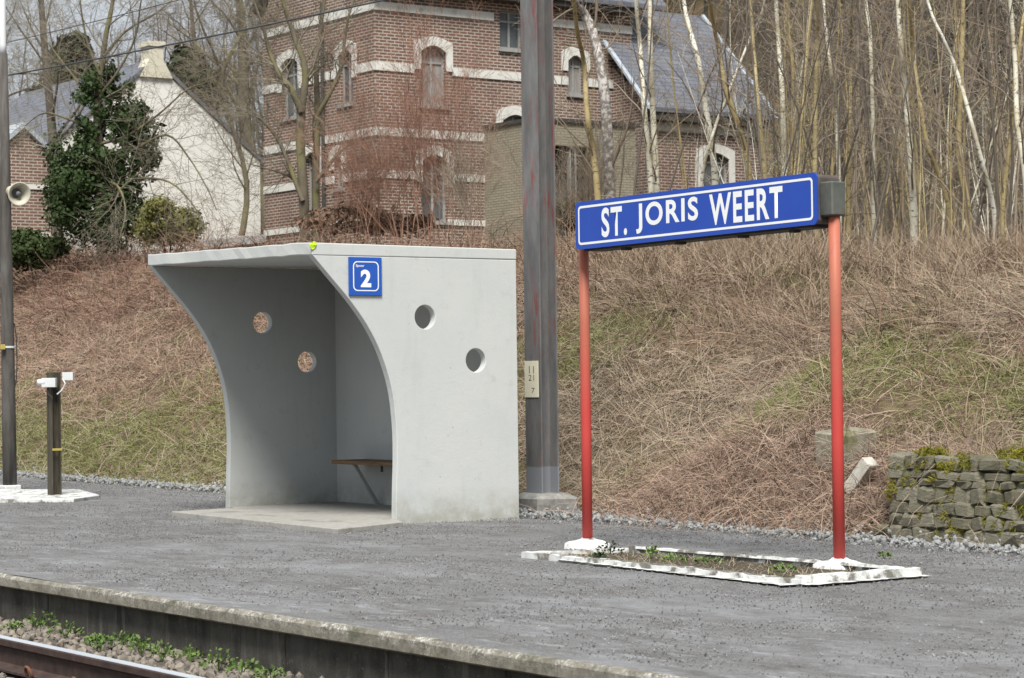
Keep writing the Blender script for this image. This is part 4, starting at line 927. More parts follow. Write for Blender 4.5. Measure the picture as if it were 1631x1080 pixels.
# gable above the eaves on the left side
mid = (AY+YL)/2; hg = ZTr+(YL-AY)/2*1.15
MB().add([(AX, AY, ZTr), (AX, YL, ZTr), (AX, mid, hg)], [(0, 1, 2)]).build('gable', M['brick'], ha)
wall_holes('Y', AY, AX, XR, AZ0, ZTr, Wr).build('front_wall', M['brick'], ha)
MB().add([(XR, AY, AZ0), (XR, YL, AZ0), (XR, YL, ZTr), (XR, AY, ZTr)], [(0, 1, 2, 3)]).build('right_wall', M['brick'], ha)
MB().add([(AX, YL, AZ0), (XR, YL, AZ0), (XR, YL, ZTr), (AX, YL, ZTr)], [(0, 1, 2, 3)]).build('rear_wall', M['brick'], ha)
for i, h in enumerate(Wl[:4]): window(ha, 'X', AX, h, pane='glass' if i < 2 else 'glass', legs=h[2]+(h[3]-h[2])*(.45 if i < 2 else .55))
for i, h in enumerate(Wr): window(ha, 'Y', AY, h, surround=(i != 2), pane=('curtain', 'glass', 'glass', 'glass', 'curtain')[i], legs=h[2]+(h[3]-h[2])*.58)
for z0, z1 in ((10.45, 10.66), (8.95, 9.16), (7.33, 7.53), (6.28, 6.48), (5.16, 5.31)):
    def crossing(hs): return [(h[0]-.2 if z0 > h[2]+(h[3]-h[2])*.35 else h[0], h[1]+.2 if z0 > h[2]+(h[3]-h[2])*.35 else h[1]) for h in hs if h[2]-.1 < z1 and h[3]+.2 > z0]
    band(ha, 'X', AX, AY-.036, YL, z0, z1, skip=crossing(Wl[:4]))
    band(ha, 'Y', AY, AX+.021, XR, z0, z1, skip=crossing(Wr))
# eaves and slate roof (ridge along X)
e0 = ZTr
MB().box((AX-.2, AY-.38, e0-.02), (XR+.1, AY-.04, e0+.20)).build('eave', M['eave'], ha)
zr = hg+.1
rf = MB().add([(AX-.25, AY-.45, e0+.12), (XR+.9, AY-.45, e0+.12), (XR+.9, mid, zr), (AX-.25, mid, zr), (AX-.25, AY-.45, e0+.24), (XR+.9, AY-.45, e0+.24), (XR+.9, mid, zr+.14), (AX-.25, mid, zr+.14), (AX-.25, YL+.4, e0+.12), (XR+.9, YL+.4, e0+.12)],
              [(0, 1, 2, 3), (4, 5, 6, 7), (0, 1, 5, 4), (1, 2, 6, 5), (0, 3, 7, 4), (7, 6, 9, 8)]).build('roof', M['slate'], ha)
dp_y = yX(518)
MB().tube([(AX-.07, dp_y, AZ0), (AX-.07, dp_y, e0)], .05, 8).build('downpipe', M['eave'], ha)
# wing on the right with its own slate slope
WY = AY-1.5; wx0 = px(1020, 165, Y=WY)[0]; wx1 = px(1222, 165, Y=WY)[0]; wz = px(1110, 172, Y=WY)[2]
wing = wall_holes('Y', WY, wx0+.25, wx1-.2, AZ0, wz-.1, [(px(1118, 250, Y=WY)[0], px(1160, 250, Y=WY)[0], px(1140, 300, Y=WY)[2], px(1140, 243, Y=WY)[2])])
wing.build('wing_wall', M['brick'], ha)
wh = (px(1118, 250, Y=WY)[0], px(1160, 250, Y=WY)[0], px(1140, 300, Y=WY)[2], px(1140, 243, Y=WY)[2])
window(ha, 'Y', WY, wh, surround=True, legs=wh[2])
band(ha, 'Y', WY, wx0+.25, wx1-.2, px(1110, 212, Y=WY)[2], px(1110, 199, Y=WY)[2])
MB().add([(wx0+.25, WY, AZ0), (wx0+.25, AY+1.2, AZ0), (wx0+.25, AY+1.2, wz+2.2), (wx0+.25, WY, wz-.1)], [(0, 1, 2, 3)]).build('wing_side_wall', M['brick'], ha)
rise = 3.1; run = 3.0
def slope_pt(x, s_, d=0): return (x, WY-.35+run*s_, wz-.22+rise*s_+d)
rw = MB().add([slope_pt(wx0, 0), slope_pt(wx1, 0), slope_pt(wx1, 1), slope_pt(wx0, 1), slope_pt(wx0, 0, .12), slope_pt(wx1, 0, .12), slope_pt(wx1, 1, .12), slope_pt(wx0, 1, .12)], [(0,3,2,1),(4,5,6,7),(0,1,5,4),(1,2,6,5),(2,3,7,6),(3,0,4,7)]).build('wing_roof', M['slate'], ha)
for xx in (wx0, wx1):
    MB().add([slope_pt(xx-.06, -.01, .08), slope_pt(xx+.06, -.01, .08), slope_pt(xx+.06, 1, .08), slope_pt(xx-.06, 1, .08), slope_pt(xx-.06, -.01, .17), slope_pt(xx+.06, -.01, .17), slope_pt(xx+.06, 1, .17), slope_pt(xx-.06, 1, .17)], [(0,3,2,1),(4,5,6,7),(0,1,5,4),(1,2,6,5),(2,3,7,6),(3,0,4,7)]).build('verge', M['zinc'], rw)
MB().box((wx0+.1, WY-.3, wz-.42), (wx1-.1, WY-.003, wz-.16)).build('wing_eave', M['eave'], ha)
# tan brick annex
an = thing('brick_annex', (36, 47, 4.5), 'low flat-roofed annex of olive tan brick in front of the brick house', 'annex')
ax0 = xY(770); ay0 = AY-2.3; ax1 = px(1012, 220, Y=ay0)[0]; az1 = px(850, 192, Y=ay0)[2]
MB().add([(ax0, ay0, AZ0), (ax0, AY-.003, AZ0), (ax0, AY-.003, az1), (ax0, ay0, az1)], [(0, 1, 2, 3)]).build('left_wall', M['brick_tan'], an)
ax_o = px(882, 220, Y=ay0)[0]; zo = px(900, 232, Y=ay0)[2]
wall_holes('Y', ay0, ax0, ax1, AZ0, az1, [(ax_o, ax1-1.3, AZ0+1.2, zo)], .25).build('front_wall', M['brick_tan'], an)
MB().box((ax0-.05, ay0-.06, az1), (ax1+.1, AY-.004, az1+.10)).build('flat_roof', M['eave'], an)
MB().add([(ax1, ay0, AZ0), (ax1, AY-.003, AZ0), (ax1, AY-.003, az1), (ax1, ay0, az1)], [(0, 1, 2, 3)]).build('right_wall', M['brick_tan'], an)
MB().box((ax_o, ay0+.6, AZ0), (ax1-1.3, ay0+.65, zo)).build('glazing', M['glass'], an)
for q in np.linspace(ax_o+.7, ax1-2.0, 3): MB().box((q-.05, ay0+.08, AZ0), (q+.05, ay0+.18, zo)).build('mullion', M['frame'], an)

# white gabled house
BY = 58.0
hb = thing('white_house', (29, 62, 5), 'white rendered house with steep gable, cream chimney and slate roof', 'house')
apx = px(247, 100, Y=BY); erx = px(414, 258, Y=BY); bx_, bz = apx[0], apx[2]; hw = erx[0]-bx_; ez = erx[2]; z0 = 3.8; LB = 9.
MB().add([(bx_-hw, BY, z0), (bx_+hw, BY, z0), (bx_+hw, BY, ez), (bx_, BY, bz), (bx_-hw, BY, ez)], [(0, 1, 2, 3, 4)]).build('gable_wall', M['render_white'], hb)
MB().add([(bx_-hw, BY, z0), (bx_-hw, BY+LB, z0), (bx_-hw, BY+LB, ez), (bx_-hw, BY, ez), (bx_+hw, BY, z0), (bx_+hw, BY+LB, z0), (bx_+hw, BY+LB, ez), (bx_+hw, BY, ez), (bx_, BY+LB, bz)],
         [(0, 1, 2, 3), (4, 5, 6, 7), (1, 5, 6, 8, 2)]).build('outer_wall', M['render_white'], hb)
sl_ = (bz-ez)/hw
for sg in (-1, 1):
    V = []
    for d in (.02, .14):
        for yy in (BY-.06, BY+LB+.2):
            V += [(bx_, yy, bz+d), (bx_+sg*(hw+.25), yy, ez-.25*sl_+d)]
    MB().add(V, [(0, 1, 3, 2), (4, 5, 7, 6), (0, 1, 5, 4), (2, 3, 7, 6), (1, 3, 7, 5), (0, 2, 6, 4)]).build('roof', M['slate'], hb)
cw = .21; ctop = px(243, 66, Y=BY)[2]
ch = MB().add([(bx_-.5, BY-.09, bz-.42), (bx_+.5, BY-.09, bz-.42), (bx_+cw, BY-.09, bz+.1), (bx_-cw, BY-.09, bz+.1), (bx_-.5, BY+.4, bz-.42), (bx_+.5, BY+.4, bz-.42), (bx_+cw, BY+.4, bz+.1), (bx_-cw, BY+.4, bz+.1)], [(0,3,2,1),(4,5,6,7),(0,1,5,4),(1,2,6,5),(2,3,7,6),(3,0,4,7)])
ch.box((bx_-cw, BY-.09, bz+.1), (bx_+cw, BY+.45, ctop-.14)); ch.build('chimney', M['chimney_cream'], hb)
MB().box((bx_-cw-.06, BY-.13, ctop-.14), (bx_+cw+.06, BY+.51, ctop)).build('chimney_cap', M['chimney_cream'], hb)
# low lean-to roof between the houses
lt_a = px(322, 384, D=52); lt_b = px(424, 374, D=52)
lt = MB().add([lt_a, lt_b, lt_b+np.array([.6, 1.6, .12]), lt_a+np.array([.6, 1.6, .12]), lt_a-np.array([0, 0, .16]), lt_b-np.array([0, 0, .16]), lt_b+np.array([.6, 1.6, -.04]), lt_a+np.array([.6, 1.6, -.04])], [(0, 1, 2, 3), (4, 7, 6, 5), (0, 4, 5, 1), (1, 5, 6, 2), (2, 6, 7, 3), (3, 7, 4, 0)])
lsh = thing('lean_to_shed', tuple(lt_a-np.array([0, 0, 1.0])), 'low lean-to shed with grey roof edge below the white gable', 'shed')
lt.build('roof', M['frame'], lsh)
q0 = lt_a-np.array([0, 0, .17])+np.array([.06, .1, 0]); q1 = lt_b-np.array([0, 0, .17])+np.array([.0, .1, 0])
MB().add([q0, q1, q1-np.array([0, 0, 1.2]), q0-np.array([0, 0, 1.2]), *[q_+np.array([.5, 1.4, 0]) for q_ in (q0, q1, q1-np.array([0, 0, 1.2]), q0-np.array([0, 0, 1.2]))]], [(0,3,2,1),(4,5,6,7),(0,1,5,4),(1,2,6,5),(2,3,7,6),(3,0,4,7)]).build('wall', M['brick_tan'], lsh)
# small brick outbuilding at the far left
CY = 54.0
oc = thing('brick_outbuilding', tuple(px(40, 380, Y=CY)), 'small orange-red brick gabled building with a white band behind the pole', 'outbuilding')
ca = px(36, 205, Y=CY); ce = px(92, 258, Y=CY); cxm = ca[0]; chw = ce[0]-cxm; cez = ce[2]; caz = ca[2]; cz0 = 3.6
MB().add([(cxm-chw, CY, cz0), (cxm+chw, CY, cz0), (cxm+chw, CY, cez), (cxm, CY, caz), (cxm-chw, CY, cez)], [(0, 1, 2, 3, 4)]).build('gable_wall', M['brick_small'], oc)
MB().add([(cxm-chw, CY, cz0), (cxm-chw, CY+5, cz0), (cxm-chw, CY+5, cez), (cxm-chw, CY, cez), (cxm+chw, CY, cz0), (cxm+chw, CY+5, cz0), (cxm+chw, CY+5, cez), (cxm+chw, CY, cez), (cxm, CY+5, caz)], [(0, 1, 2, 3), (4, 5, 6, 7), (1, 5, 6, 8, 2)]).build('outer_wall', M['brick_small'], oc)
for sg in (-1, 1):
    V = []; k_ = (caz-cez)/chw
    for d in (.02, .16):
        for yy in (CY-.12, CY+5.2): V += [(cxm, yy, caz+d), (cxm+sg*(chw+.15), yy, cez-.15*k_+d)]
    MB().add(V, [(0, 1, 3, 2), (4, 5, 7, 6), (0, 1, 5, 4), (2, 3, 7, 6), (1, 3, 7, 5), (0, 2, 6, 4)]).build('roof', M['zinc'], oc)
band(oc, 'Y', CY, cxm-chw, cxm+chw, px(60, 302, Y=CY)[2], px(60, 294, Y=CY)[2])
band(oc, 'Y', CY, cxm-chw, cxm+chw, px(60, 378, Y=CY)[2], px(60, 370, Y=CY)[2])

# ------------------------------------------------------------------ trees
def branch(start, d, L, r0, r1, n, wig, trop, r_):
    P = [np.array(start, float)]; d = np.array(d, float); d /= np.linalg.norm(d)
    for i in range(n):
        d = d+r_.normal(0, wig, 3)+np.array([0, 0, trop]); d /= np.linalg.norm(d); P.append(P[-1]+d*L/n)
    return np.array(P), np.linspace(r0, r1, n+1)
def sprout(P, R, spec, level, r_, out):
    """spec[level] = (count, t0, angle, len_lo, len_hi, ratio, wiggle, tropism, segs, sides)"""
    if level >= len(spec): return
    cnt, t0, ang, l0, l1, ratio, wig, trop, seg, sides = spec[level]
    cnt = int(cnt*r_.uniform(.8, 1.2)+.5); m = len(P)
    for k in range(cnt):
        t = t0+(1-t0)*(k+r_.uniform())/max(cnt, 1); x = min(t, .985)*(m-1); i = int(x); fr_ = x-i
        p = P[i]*(1-fr_)+P[i+1]*fr_; rp = R[i]*(1-fr_)+R[i+1]*fr_; d = P[i+1]-P[i]; d = d/np.linalg.norm(d)
        q = np.cross(d, r_.normal(0, 1, 3)); q /= np.linalg.norm(q); a = ang*r_.uniform(.7, 1.3)
        L = r_.uniform(l0, l1)*(1-.45*t); rb = max(rp*ratio, .0028)
        B, BR = branch(p, d*math.cos(a)+q*math.sin(a), L, rb, max(rb*.3, .002), seg, wig, trop, r_)
        out.append((B, BR, sides)); sprout(B, BR, spec, level+1, r_, out)
def tree_thing(name, base, label, cat, trunks, twigs, bark, twig, group=None):
    t_ = thing(name, tuple(base), label, cat, group)
    new_obj('trunk', tubes_mesh('trunk', trunks, bark, base), t_)
    if twigs: new_obj('crown', tubes_mesh('crown', twigs, twig, base), t_)
    return t_
def smooth_path(P, n=4): return np.array(catmull(P, n))

def ground_at(x, y, D):
    p = px(x, y, D=D); return np.array([p[0], p[1], float(H(p[0], p[1]))])
BIRCH = [  # path (photo), trunk width px, depth, bark, label
 ([(971,310),(963,150),(947,60),(930,20),(914,0)], 16, 36, 'mottled', 'thick mottled white birch trunk between the mast and sign, curving left at the top'),
 ([(952,315),(944,240),(935,180),(930,100),(918,40)], 9, 35, 'ochre', 'ochre trunk just left of the thick mottled white birch'),
 ([(1037,300),(1026,170),(1020,80),(1013,0)], 8, 34, 'birch', 'left stem of the close pair of pale birches above the word JORIS'),
 ([(1046,300),(1040,180),(1036,80),(1035,0)], 9, 34.4, 'birch', 'right stem of the close pair of pale birches above the word JORIS'),
 ([(1139,290),(1132,220),(1122,160),(1113,100),(1097,40),(1089,0)], 9, 33, 'birch', 'pale birch with cream bark leaning left in front of the slate wing roof'),
 ([(1193,280),(1182,220),(1165,170),(1154,130),(1144,75),(1130,0)], 9, 32, 'ochre', 'ochre birch leaning left at the right part of the slate wing roof'),
 ([(1117,295),(1135,215),(1157,155),(1195,60),(1215,15)], 4.5, 32.5, 'birch', 'very thin pale birch leaning hard right across the leaning cream birch'),
 ([(1218,280),(1209,190),(1203,120),(1198,50),(1196,0)], 8, 31, 'ochre', 'yellowish birch standing at the right end of the slate roof'),
 ([(1249,275),(1246,150),(1241,80),(1236,0)], 8, 33, 'birch', 'dark-flecked birch above the right end of the sign lettering'),
 ([(1260,275),(1263,130),(1257,50),(1254,0)], 5, 31, 'ochre', 'thin ochre stem close to the right of the dark-flecked birch'),
 ([(1298,275),(1299,170),(1302,60),(1303,0)], 7, 30, 'ochre', 'straight yellowish birch above the right end of the blue panel'),
 ([(1336,280),(1331,180),(1323,110),(1316,50),(1312,0)], 6, 31, 'birch', 'slim birch leaning left directly above the right red post'),
 ([(1351,315),(1354,200),(1355,90),(1357,0)], 5.5, 33, 'ochre', 'thin straight birch just right of the sign bracket'),
 ([(1392,340),(1390,190),(1386,60),(1379,0)], 6.5, 30, 'birch', 'slim white birch standing alone right of the sign'),
 ([(1455,330),(1450,240),(1442,150),(1435,70),(1430,0)], 10, 28, 'birch', 'bright white birch, the stoutest pale stem right of the sign'),
 ([(1510,325),(1477,230),(1466,160),(1455,90),(1449,0)], 6.5, 27.5, 'ochre', 'curved ochre stem right of the stoutest white birch'),
 ([(1542,335),(1527,240),(1531,130),(1534,0)], 9, 27, 'ochre', 'stout ochre trunk crossed by the leaning white birch at right'),
 ([(1583,335),(1562,250),(1538,160),(1521,105),(1502,60),(1477,0)], 6.5, 26.5, 'birch', 'white birch leaning strongly left near the right edge'),
 ([(1634,290),(1620,190),(1617,100),(1609,0)], 8.5, 26, 'birch', 'pale birch at the far right edge of the photo'),
 ([(1597,330),(1612,200),(1622,90),(1632,0)], 6, 28, 'ochre', 'brown stem leaning right behind the rightmost pale birch'),
]
for i, (path, wpx, D, bark, lb) in enumerate(BIRCH):
    r_ = np.random.default_rng(1000+i)
    pts = [px(x, y, D=D+.25*k*r_.normal(0, 1)*.4) for k, (x, y) in enumerate(path)]
    b0 = pts[0]; g_ = float(H(b0[0], b0[1])); base = np.array([b0[0], b0[1], g_])
    if pts[0][2] > g_+.15: pts = [base-np.array([0, 0, .1])]+pts
    else: pts[0][2] = g_-.1
    d = pts[-1]-pts[-2]; d /= np.linalg.norm(d); d = d*.6+np.array([0, 0, .4])
    pts += [pts[-1]+d*1.6, pts[-1]+d*3.2+r_.normal(0, .2, 3), pts[-1]+d*5+r_.normal(0, .3, 3)]
    P = smooth_path(pts, 4); r0 = wpx*.58*D/F; R = np.linspace(r0*1.12, r0*.35, len(P))
    tr = [(P, R, 9)]; tw = []
    sprout(P, R, [(15, .14, .75, .9, 2.2, .34, .10, .035, 6, 4), (6, .15, .7, .35, .9, .5, .12, -.02, 4, 3), (3, .2, .6, .15, .45, .6, .12, -.04, 3, 3)], 0, r_, tw)
    tree_thing('birch_tree', base, lb, 'tree', tr, tw, M[bark], M['twig'], 'birches on the bank')

# lichen-yellow tree in front of the brick house
r_ = np.random.default_rng(55); D = 44
def pp(L_, D_, d_=0): return smooth_path([px(x, y, D=D_+d_*k/(len(L_)-1)+r_.normal(0, .05)) for k, (x, y) in enumerate(L_)], 4)
t1 = pp([(486,385),(483,300),(478,225),(480,178)], D); t2 = pp([(503,385),(503,262),(506,185),(504,130),(506,75),(517,0),(522,-60)], D+.3)
l1 = pp([(480,178),(463,140),(447,122),(430,85),(418,40),(400,-10)], D-.1); l2 = pp([(480,178),(486,112),(466,50),(450,0),(440,-50)], D); l3 = pp([(482,320),(447,230),(418,192),(395,170)], D-.2); l4 = pp([(503,290),(530,255),(550,235),(575,220)], D); l5 = pp([(505,185),(530,140),(545,100),(552,40),(570,-20)], D+.1); l6 = pp([(484,300),(460,280),(430,270),(400,262)], D)
base = np.array([*(t1[0][:2]), float(H(t1[0][0], t1[0][1]))])
trk = [(t1, np.linspace(.105, .08, len(t1)), 9), (t2, np.linspace(.085, .022, len(t2)), 9), (l1, np.linspace(.07, .02, len(l1)), 7), (l2, np.linspace(.08, .02, len(l2)), 7), (l3, np.linspace(.05, .015, len(l3)), 6), (l4, np.linspace(.045, .012, len(l4)), 6), (l5, np.linspace(.055, .015, len(l5)), 6), (l6, np.linspace(.035, .01, len(l6)), 6)]
tw = []
for P, R, _ in trk[1:]: sprout(P, R, [(14, .12, .8, .6, 1.7, .38, .15, .02, 5, 3), (8, .12, .75, .35, 1.0, .55, .16, .01, 4, 3), (3, .2, .7, .2, .5, .65, .15, 0, 2, 3)], 0, r_, tw)
tree_thing('bare_tree', base, 'bare twin-trunk tree with yellow lichen in front of the brick house', 'tree', trk, tw, M['bark'], M['twig_pale'])
# red-twigged shrub
def shrub(basepx, D, n, spread, hmin, hmax, label, seed, mat, name='shrub'):
    r_ = np.random.default_rng(seed); b = px(*basepx, D=D); base = np.array([b[0], b[1], float(H(b[0], b[1]))]); st_, tw = [], []
    for i in range(n):
        a = r_.uniform(0, 6.283); e = abs(r_.normal(0, spread)); d = np.array([math.cos(a)*math.sin(e), math.sin(a)*math.sin(e), math.cos(e)]); L = r_.uniform(hmin, hmax)
        P, R = branch(base+np.array([r_.normal(0, .35), r_.normal(0, .35), -.05]), d, L, r_.uniform(.008, .014), .0035, 8, .07, .02, r_); st_.append((P, R, 5))
        sprout(P, R, [(12, .32, .5, .5, 1.5, .5, .09, .05, 5, 3), (6, .15, .5, .25, .8, .6, .1, .03, 3, 3), (2, .2, .5, .15, .4, .7, .1, 0, 2, 3)], 0, r_, tw)
    t_ = thing(name, tuple(base), label, 'shrub'); new_obj('stem', tubes_mesh('stem', st_, mat, base), t_); new_obj('crown', tubes_mesh('crown', tw, mat, base), t_); return t_
shrub((690, 360), 41, 20, .38, 2.4, 4.6, 'tall red-twigged bare shrub in front of the brick house corner', 61, M['twig_red'])
shrub((600, 365), 42, 15, .40, 1.4, 2.6, 'lower red-brown shrub between the lichen tree and tall red shrub', 62, M['twig_red'])
shrub((752, 366), 40, 5, .25, 1.0, 1.9, 'small bare brown shrub at the foot of the tan annex wall', 63, M['twig'])
shrub((905, 350), 36, 8, .6, 1.0, 2.0, 'tangled bare shrub just right of the catenary mast', 64, M['twig'])

# foliage masses ------------------------------------------------------------
def leaf_mesh(name, blobs, n, size, mat, seed, off, shell=.55, gap=0.):
    r_ = np.random.default_rng(seed); vol = np.array([b[1][0]*b[1][1]*b[1][2] for b in blobs])**(.75); pr_ = vol/vol.sum()
    k = r_.choice(len(blobs), n, p=pr_); C_ = np.array([b[0] for b in blobs])[k]; S_ = np.array([b[1] for b in blobs])[k]
    d = r_.normal(0, 1, (n, 3)); d /= np.linalg.norm(d, axis=1, keepdims=True); rr = shell+(1.06-shell)*r_.uniform(0, 1, n)**.6; rr *= 1+.16*r_.normal(0, 1, n)
    c = C_+d*S_*rr[:, None]; hole = fbm(c @ rt, c[:, 2], .55, seed) > gap; c, d = c[hole], d[hole]; n = len(c); nrm = d+r_.normal(0, .55, (n, 3)); nrm /= np.linalg.norm(nrm, axis=1, keepdims=True)
    a1 = np.cross(nrm, r_.normal(0, 1, (n, 3))); a1 /= np.linalg.norm(a1, axis=1, keepdims=True); a2 = np.cross(nrm, a1); s_ = (size*np.exp(r_.normal(-.05, .38, n)))[:, None]
    V = np.stack([c-a1*s_, c-a2*s_*.6+nrm*s_*.15, c+a1*s_, c+a2*s_*.6+nrm*s_*.15], 1).reshape(-1, 3)-np.array(off)
    return np_mesh(name, V, np.arange(4*n).reshape(-1, 4), mat)
def blobs_px(L_, D, depth=1.0, split=5, seed=0):
    r_ = np.random.default_rng(seed); out = []
    for x, y, rx, ry in L_:
        c = px(x, y, D=D); sc = D/F; out.append((c, (rx*sc, rx*sc*depth, ry*sc)))
        for k in range(split):
            a = r_.uniform(0, 6.283); q = c+rt*math.cos(a)*rx*sc*.8+np.array([0, 0, 1])*math.sin(a)*ry*sc*.8-fw*r_.uniform(-.3, .8)*rx*sc; f_ = r_.uniform(.28, .5); out.append((q, (rx*sc*f_, rx*sc*f_, ry*sc*f_)))
    return out
# ivy-clad tree with bare crown
r_ = np.random.default_rng(81); D = 46
tk = pp([(163,400),(160,330),(157,240),(155,170),(162,110),(168,60),(180,0),(186,-60)], D); base = np.array([*tk[0][:2], float(H(*tk[0][:2]))])
limbs = [pp(q, D, d_*2.2) for q, d_ in (([(157,190),(130,140),(100,100),(70,60),(40,20)], .3), ([(160,150),(190,110),(215,60),(225,0),(235,-40)], -.2), ([(158,230),(205,215),(255,180),(295,145),(330,130)], -.5),
    ([(158,260),(210,240),(265,215),(300,250),(330,300),(345,335)], -.6), ([(157,210),(110,190),(70,180),(40,200)], .2), ([(160,300),(215,285),(270,290),(310,330),(325,370)], -.7), ([(160,280),(190,300),(200,340),(190,380)], -.8), ([(160,120),(140,70),(130,20),(125,-30)], 0), ([(165,90),(200,50),(250,20),(285,-10)], .3))]
trk = [(tk, np.linspace(.12, .025, len(tk)), 9)]+[(P, np.linspace(.032, .009, len(P)), 6) for P in limbs]; tw = []
for P, R, _ in trk: sprout(P, R, [(13, .12, .8, .7, 2.1, .42, .16, .0, 6, 3), (8, .12, .8, .4, 1.2, .55, .17, -.03, 4, 3), (4, .2, .7, .2, .6, .65, .16, -.02, 2, 3)], 0, r_, tw)
it = tree_thing('ivy_clad_tree', base, 'bare spreading tree with trunk smothered in dark green ivy beside the white house', 'tree', trk, tw, M['bark'], M['twig_pale'])
bl_ = blobs_px([(160,330,70,62),(190,240,62,62),(140,260,55,80),(170,165,42,50),(225,215,34,32),(215,185,24,26),(125,340,40,50),(165,125,22,26)], D+.2, .8, 6, 4)
new_obj('ivy', leaf_mesh('ivy', bl_, 27000, .038, M['ivy'], 5, base, .5, .27), it)
def bush(name, L_, D, n, size, mat, label, cat, seed, split=5):
    b_ = blobs_px(L_, D, .9, split, seed); c = b_[0][0]; base = np.array([c[0], c[1], float(H(c[0], c[1]))]); t_ = thing(name, tuple(base), label, cat)
    new_obj('foliage', leaf_mesh('foliage', b_, n, size, mat, seed, base, .5), t_)
    rr = np.random.default_rng(seed); st_ = [(branch(base, (rr.normal(0, .5), rr.normal(0, .5), 1), max(.3, c[2]-base[2]+.3), .02, .008, 5, .1, 0, rr)+(5,)) for _ in range(6)]
    new_obj('stem', tubes_mesh('stem', st_, M['bark_dark'], base), t_); return t_
bush('round_bush', [(268, 358, 50, 34), (245, 362, 30, 30), (292, 362, 30, 30)], 45, 9000, .026, M['bush_olive'], 'clipped rounded olive-green bush below the white gable', 'bush', 91)
bush('hedge', [(55, 398, 46, 30), (10, 400, 40, 30)], 47, 5500, .042, M['bush_dark'], 'dark green hedge on the bank top below the small brick building', 'hedge', 92)
bush('low_bush', [(905, 345, 30, 22)], 37, 2200, .035, M['bush_dark'], 'low dark green bush between the mast and the sign', 'bush', 93)
bush('bramble_bush', [(560, 352, 80, 22), (650, 360, 50, 16)], 43, 2600, .045, M['leaf_dead'], 'low leafy brown bramble at the foot of the brick house', 'bush', 94)
# conifers
def conifer(L_, D, n, label, seed):
    b_ = blobs_px(L_, D, .9, 8, seed); c = b_[0][0]; base = np.array([c[0], c[1], float(H(c[0], c[1]))]); t_ = thing('pine_tree', tuple(base), label, 'tree', 'pines behind the houses')
    new_obj('trunk', tubes_mesh('trunk', [(np.array([base, (base+c)/2, c+np.array([0, 0, 1])]), np.array([.25, .2, .08]), 7)], M['bark_dark'], base), t_)
    new_obj('crown', leaf_mesh('crown', b_, n, .14, M['pine'], seed, base, .3), t_)
conifer([(112,120,38,52),(105,170,46,50),(125,85,20,24)], 84, 7000, 'dark pine behind the ivy-clad tree, left of the white chimney', 101)
conifer([(300,125,34,42),(318,150,42,40)], 88, 6000, 'dark pine behind the right slope of the white gable', 102)
conifer([(1560,80,46,60),(1600,60,50,60)], 62, 6000, 'dim dark pine among the hillside wood at upper right', 103)
# further bare trees
def bare_tree(xb, yb_, D, topx, topy, r0, label, seed, mat='bark_dark', tmat='twig_pale', n1=14, spread=.7, l1=3.2):
    r_ = np.random.default_rng(seed); b = px(xb, yb_, D=D); base = np.array([b[0], b[1], float(H(b[0], b[1]))]); tp = px(topx, topy, D=D)
    P = smooth_path([base-np.array([0, 0, .1]), base*.66+tp*.34+r_.normal(0, .15, 3), base*.33+tp*.67+r_.normal(0, .2, 3), tp], 4); R = np.linspace(r0, r0*.2, len(P)); lim = []; tw = []
    sprout(P, R, [(n1, .28, spread, l1*.6, l1*1.3, .36, .13, .03, 7, 5)], 0, r_, lim)
    for B, BR, _ in lim: sprout(B, BR, [(9, .12, .75, .7, 1.9, .42, .15, .01, 5, 3), (7, .12, .7, .35, 1.1, .55, .16, .0, 4, 3), (3, .2, .6, .2, .5, .6, .14, 0, 3, 3)], 0, r_, tw)
    return tree_thing('bare_tree', base, label, 'tree', [(P, R, 9)]+lim, tw, M[mat], M[tmat])
bare_tree(92, 330, 58, 66, -150, .16, 'dark bare tree with upright limbs against the sky at far left', 111)
bare_tree(432, 260, 70, 350, -120, .28, 'big bare lichen-covered tree rising between the white and brick houses', 112, 'bark', 'twig_pale', 18, .8, 4.6)
bare_tree(375, 330, 55, 392, 40, .09, 'thin yellowish bare tree in front of the white house right eave', 113, 'bark', 'twig_pale', 16, .6, 2.2)
bare_tree(20, 330, 75, -10, -60, .2, 'bare tree behind the dark pole at the left edge', 114)
bare_tree(310, 280, 95, 300, -40, .22, 'distant bare tree behind the white gable roof', 115, 'bark_dark', 'twig', 18, .8, 4.0)

# hillside wood and sapling thicket: read as one mass
def wood_tree(seed, hgt, r0, mat, n1, l1):
    r_ = np.random.default_rng(seed); P, R = branch((0, 0, -.2), (r_.normal(0, .06), r_.normal(0, .06), 1), hgt, r0, r0*.2, 12, .035, .01, r_); br = [(P, R, 6)]
    sprout(P, R, [(n1, .15, 1.0, l1*.6, l1*1.3, .42, .14, .015, 6, 3), (7, .15, .8, .5, 1.3, .5, .15, .0, 4, 3), (3, .2, .7, .25, .7, .6, .12, 0, 2, 3)], 0, r_, br)
    return tubes_mesh('wood', br, mat)
wv = [wood_tree(1200+i, 9.5, .09, M['wood'], 20, 2.6) for i in range(6)]
n = 900; D_ = RNG.uniform(50, 118, n); xx = RNG.uniform(-100, 1760, n)
th = YAW+np.arctan((xx-PCX)/F); Xw, Yw = D_/np.cos(th-YAW)*np.sin(th), D_/np.cos(th-YAW)*np.cos(th)
ok = (Xw > 33) & ~((Xw > 28.5) & (Xw < 47) & (Yw > 44) & (Yw < 57)) & ~((Xw > 24) & (Xw < 33.5) & (Yw > 56) & (Yw < 69)) & ((xx > 1235) | ((Yw > 57) & (D_ > 74))) & ((xx > 640) | (RNG.uniform(0, 1, n) < .4)) & ((xx > 240) | (D_ > 95))
Xw, Yw = Xw[ok], Yw[ok]; Pw = np.stack([Xw, Yw, H(Xw, Yw)], 1); n = len(Pw)
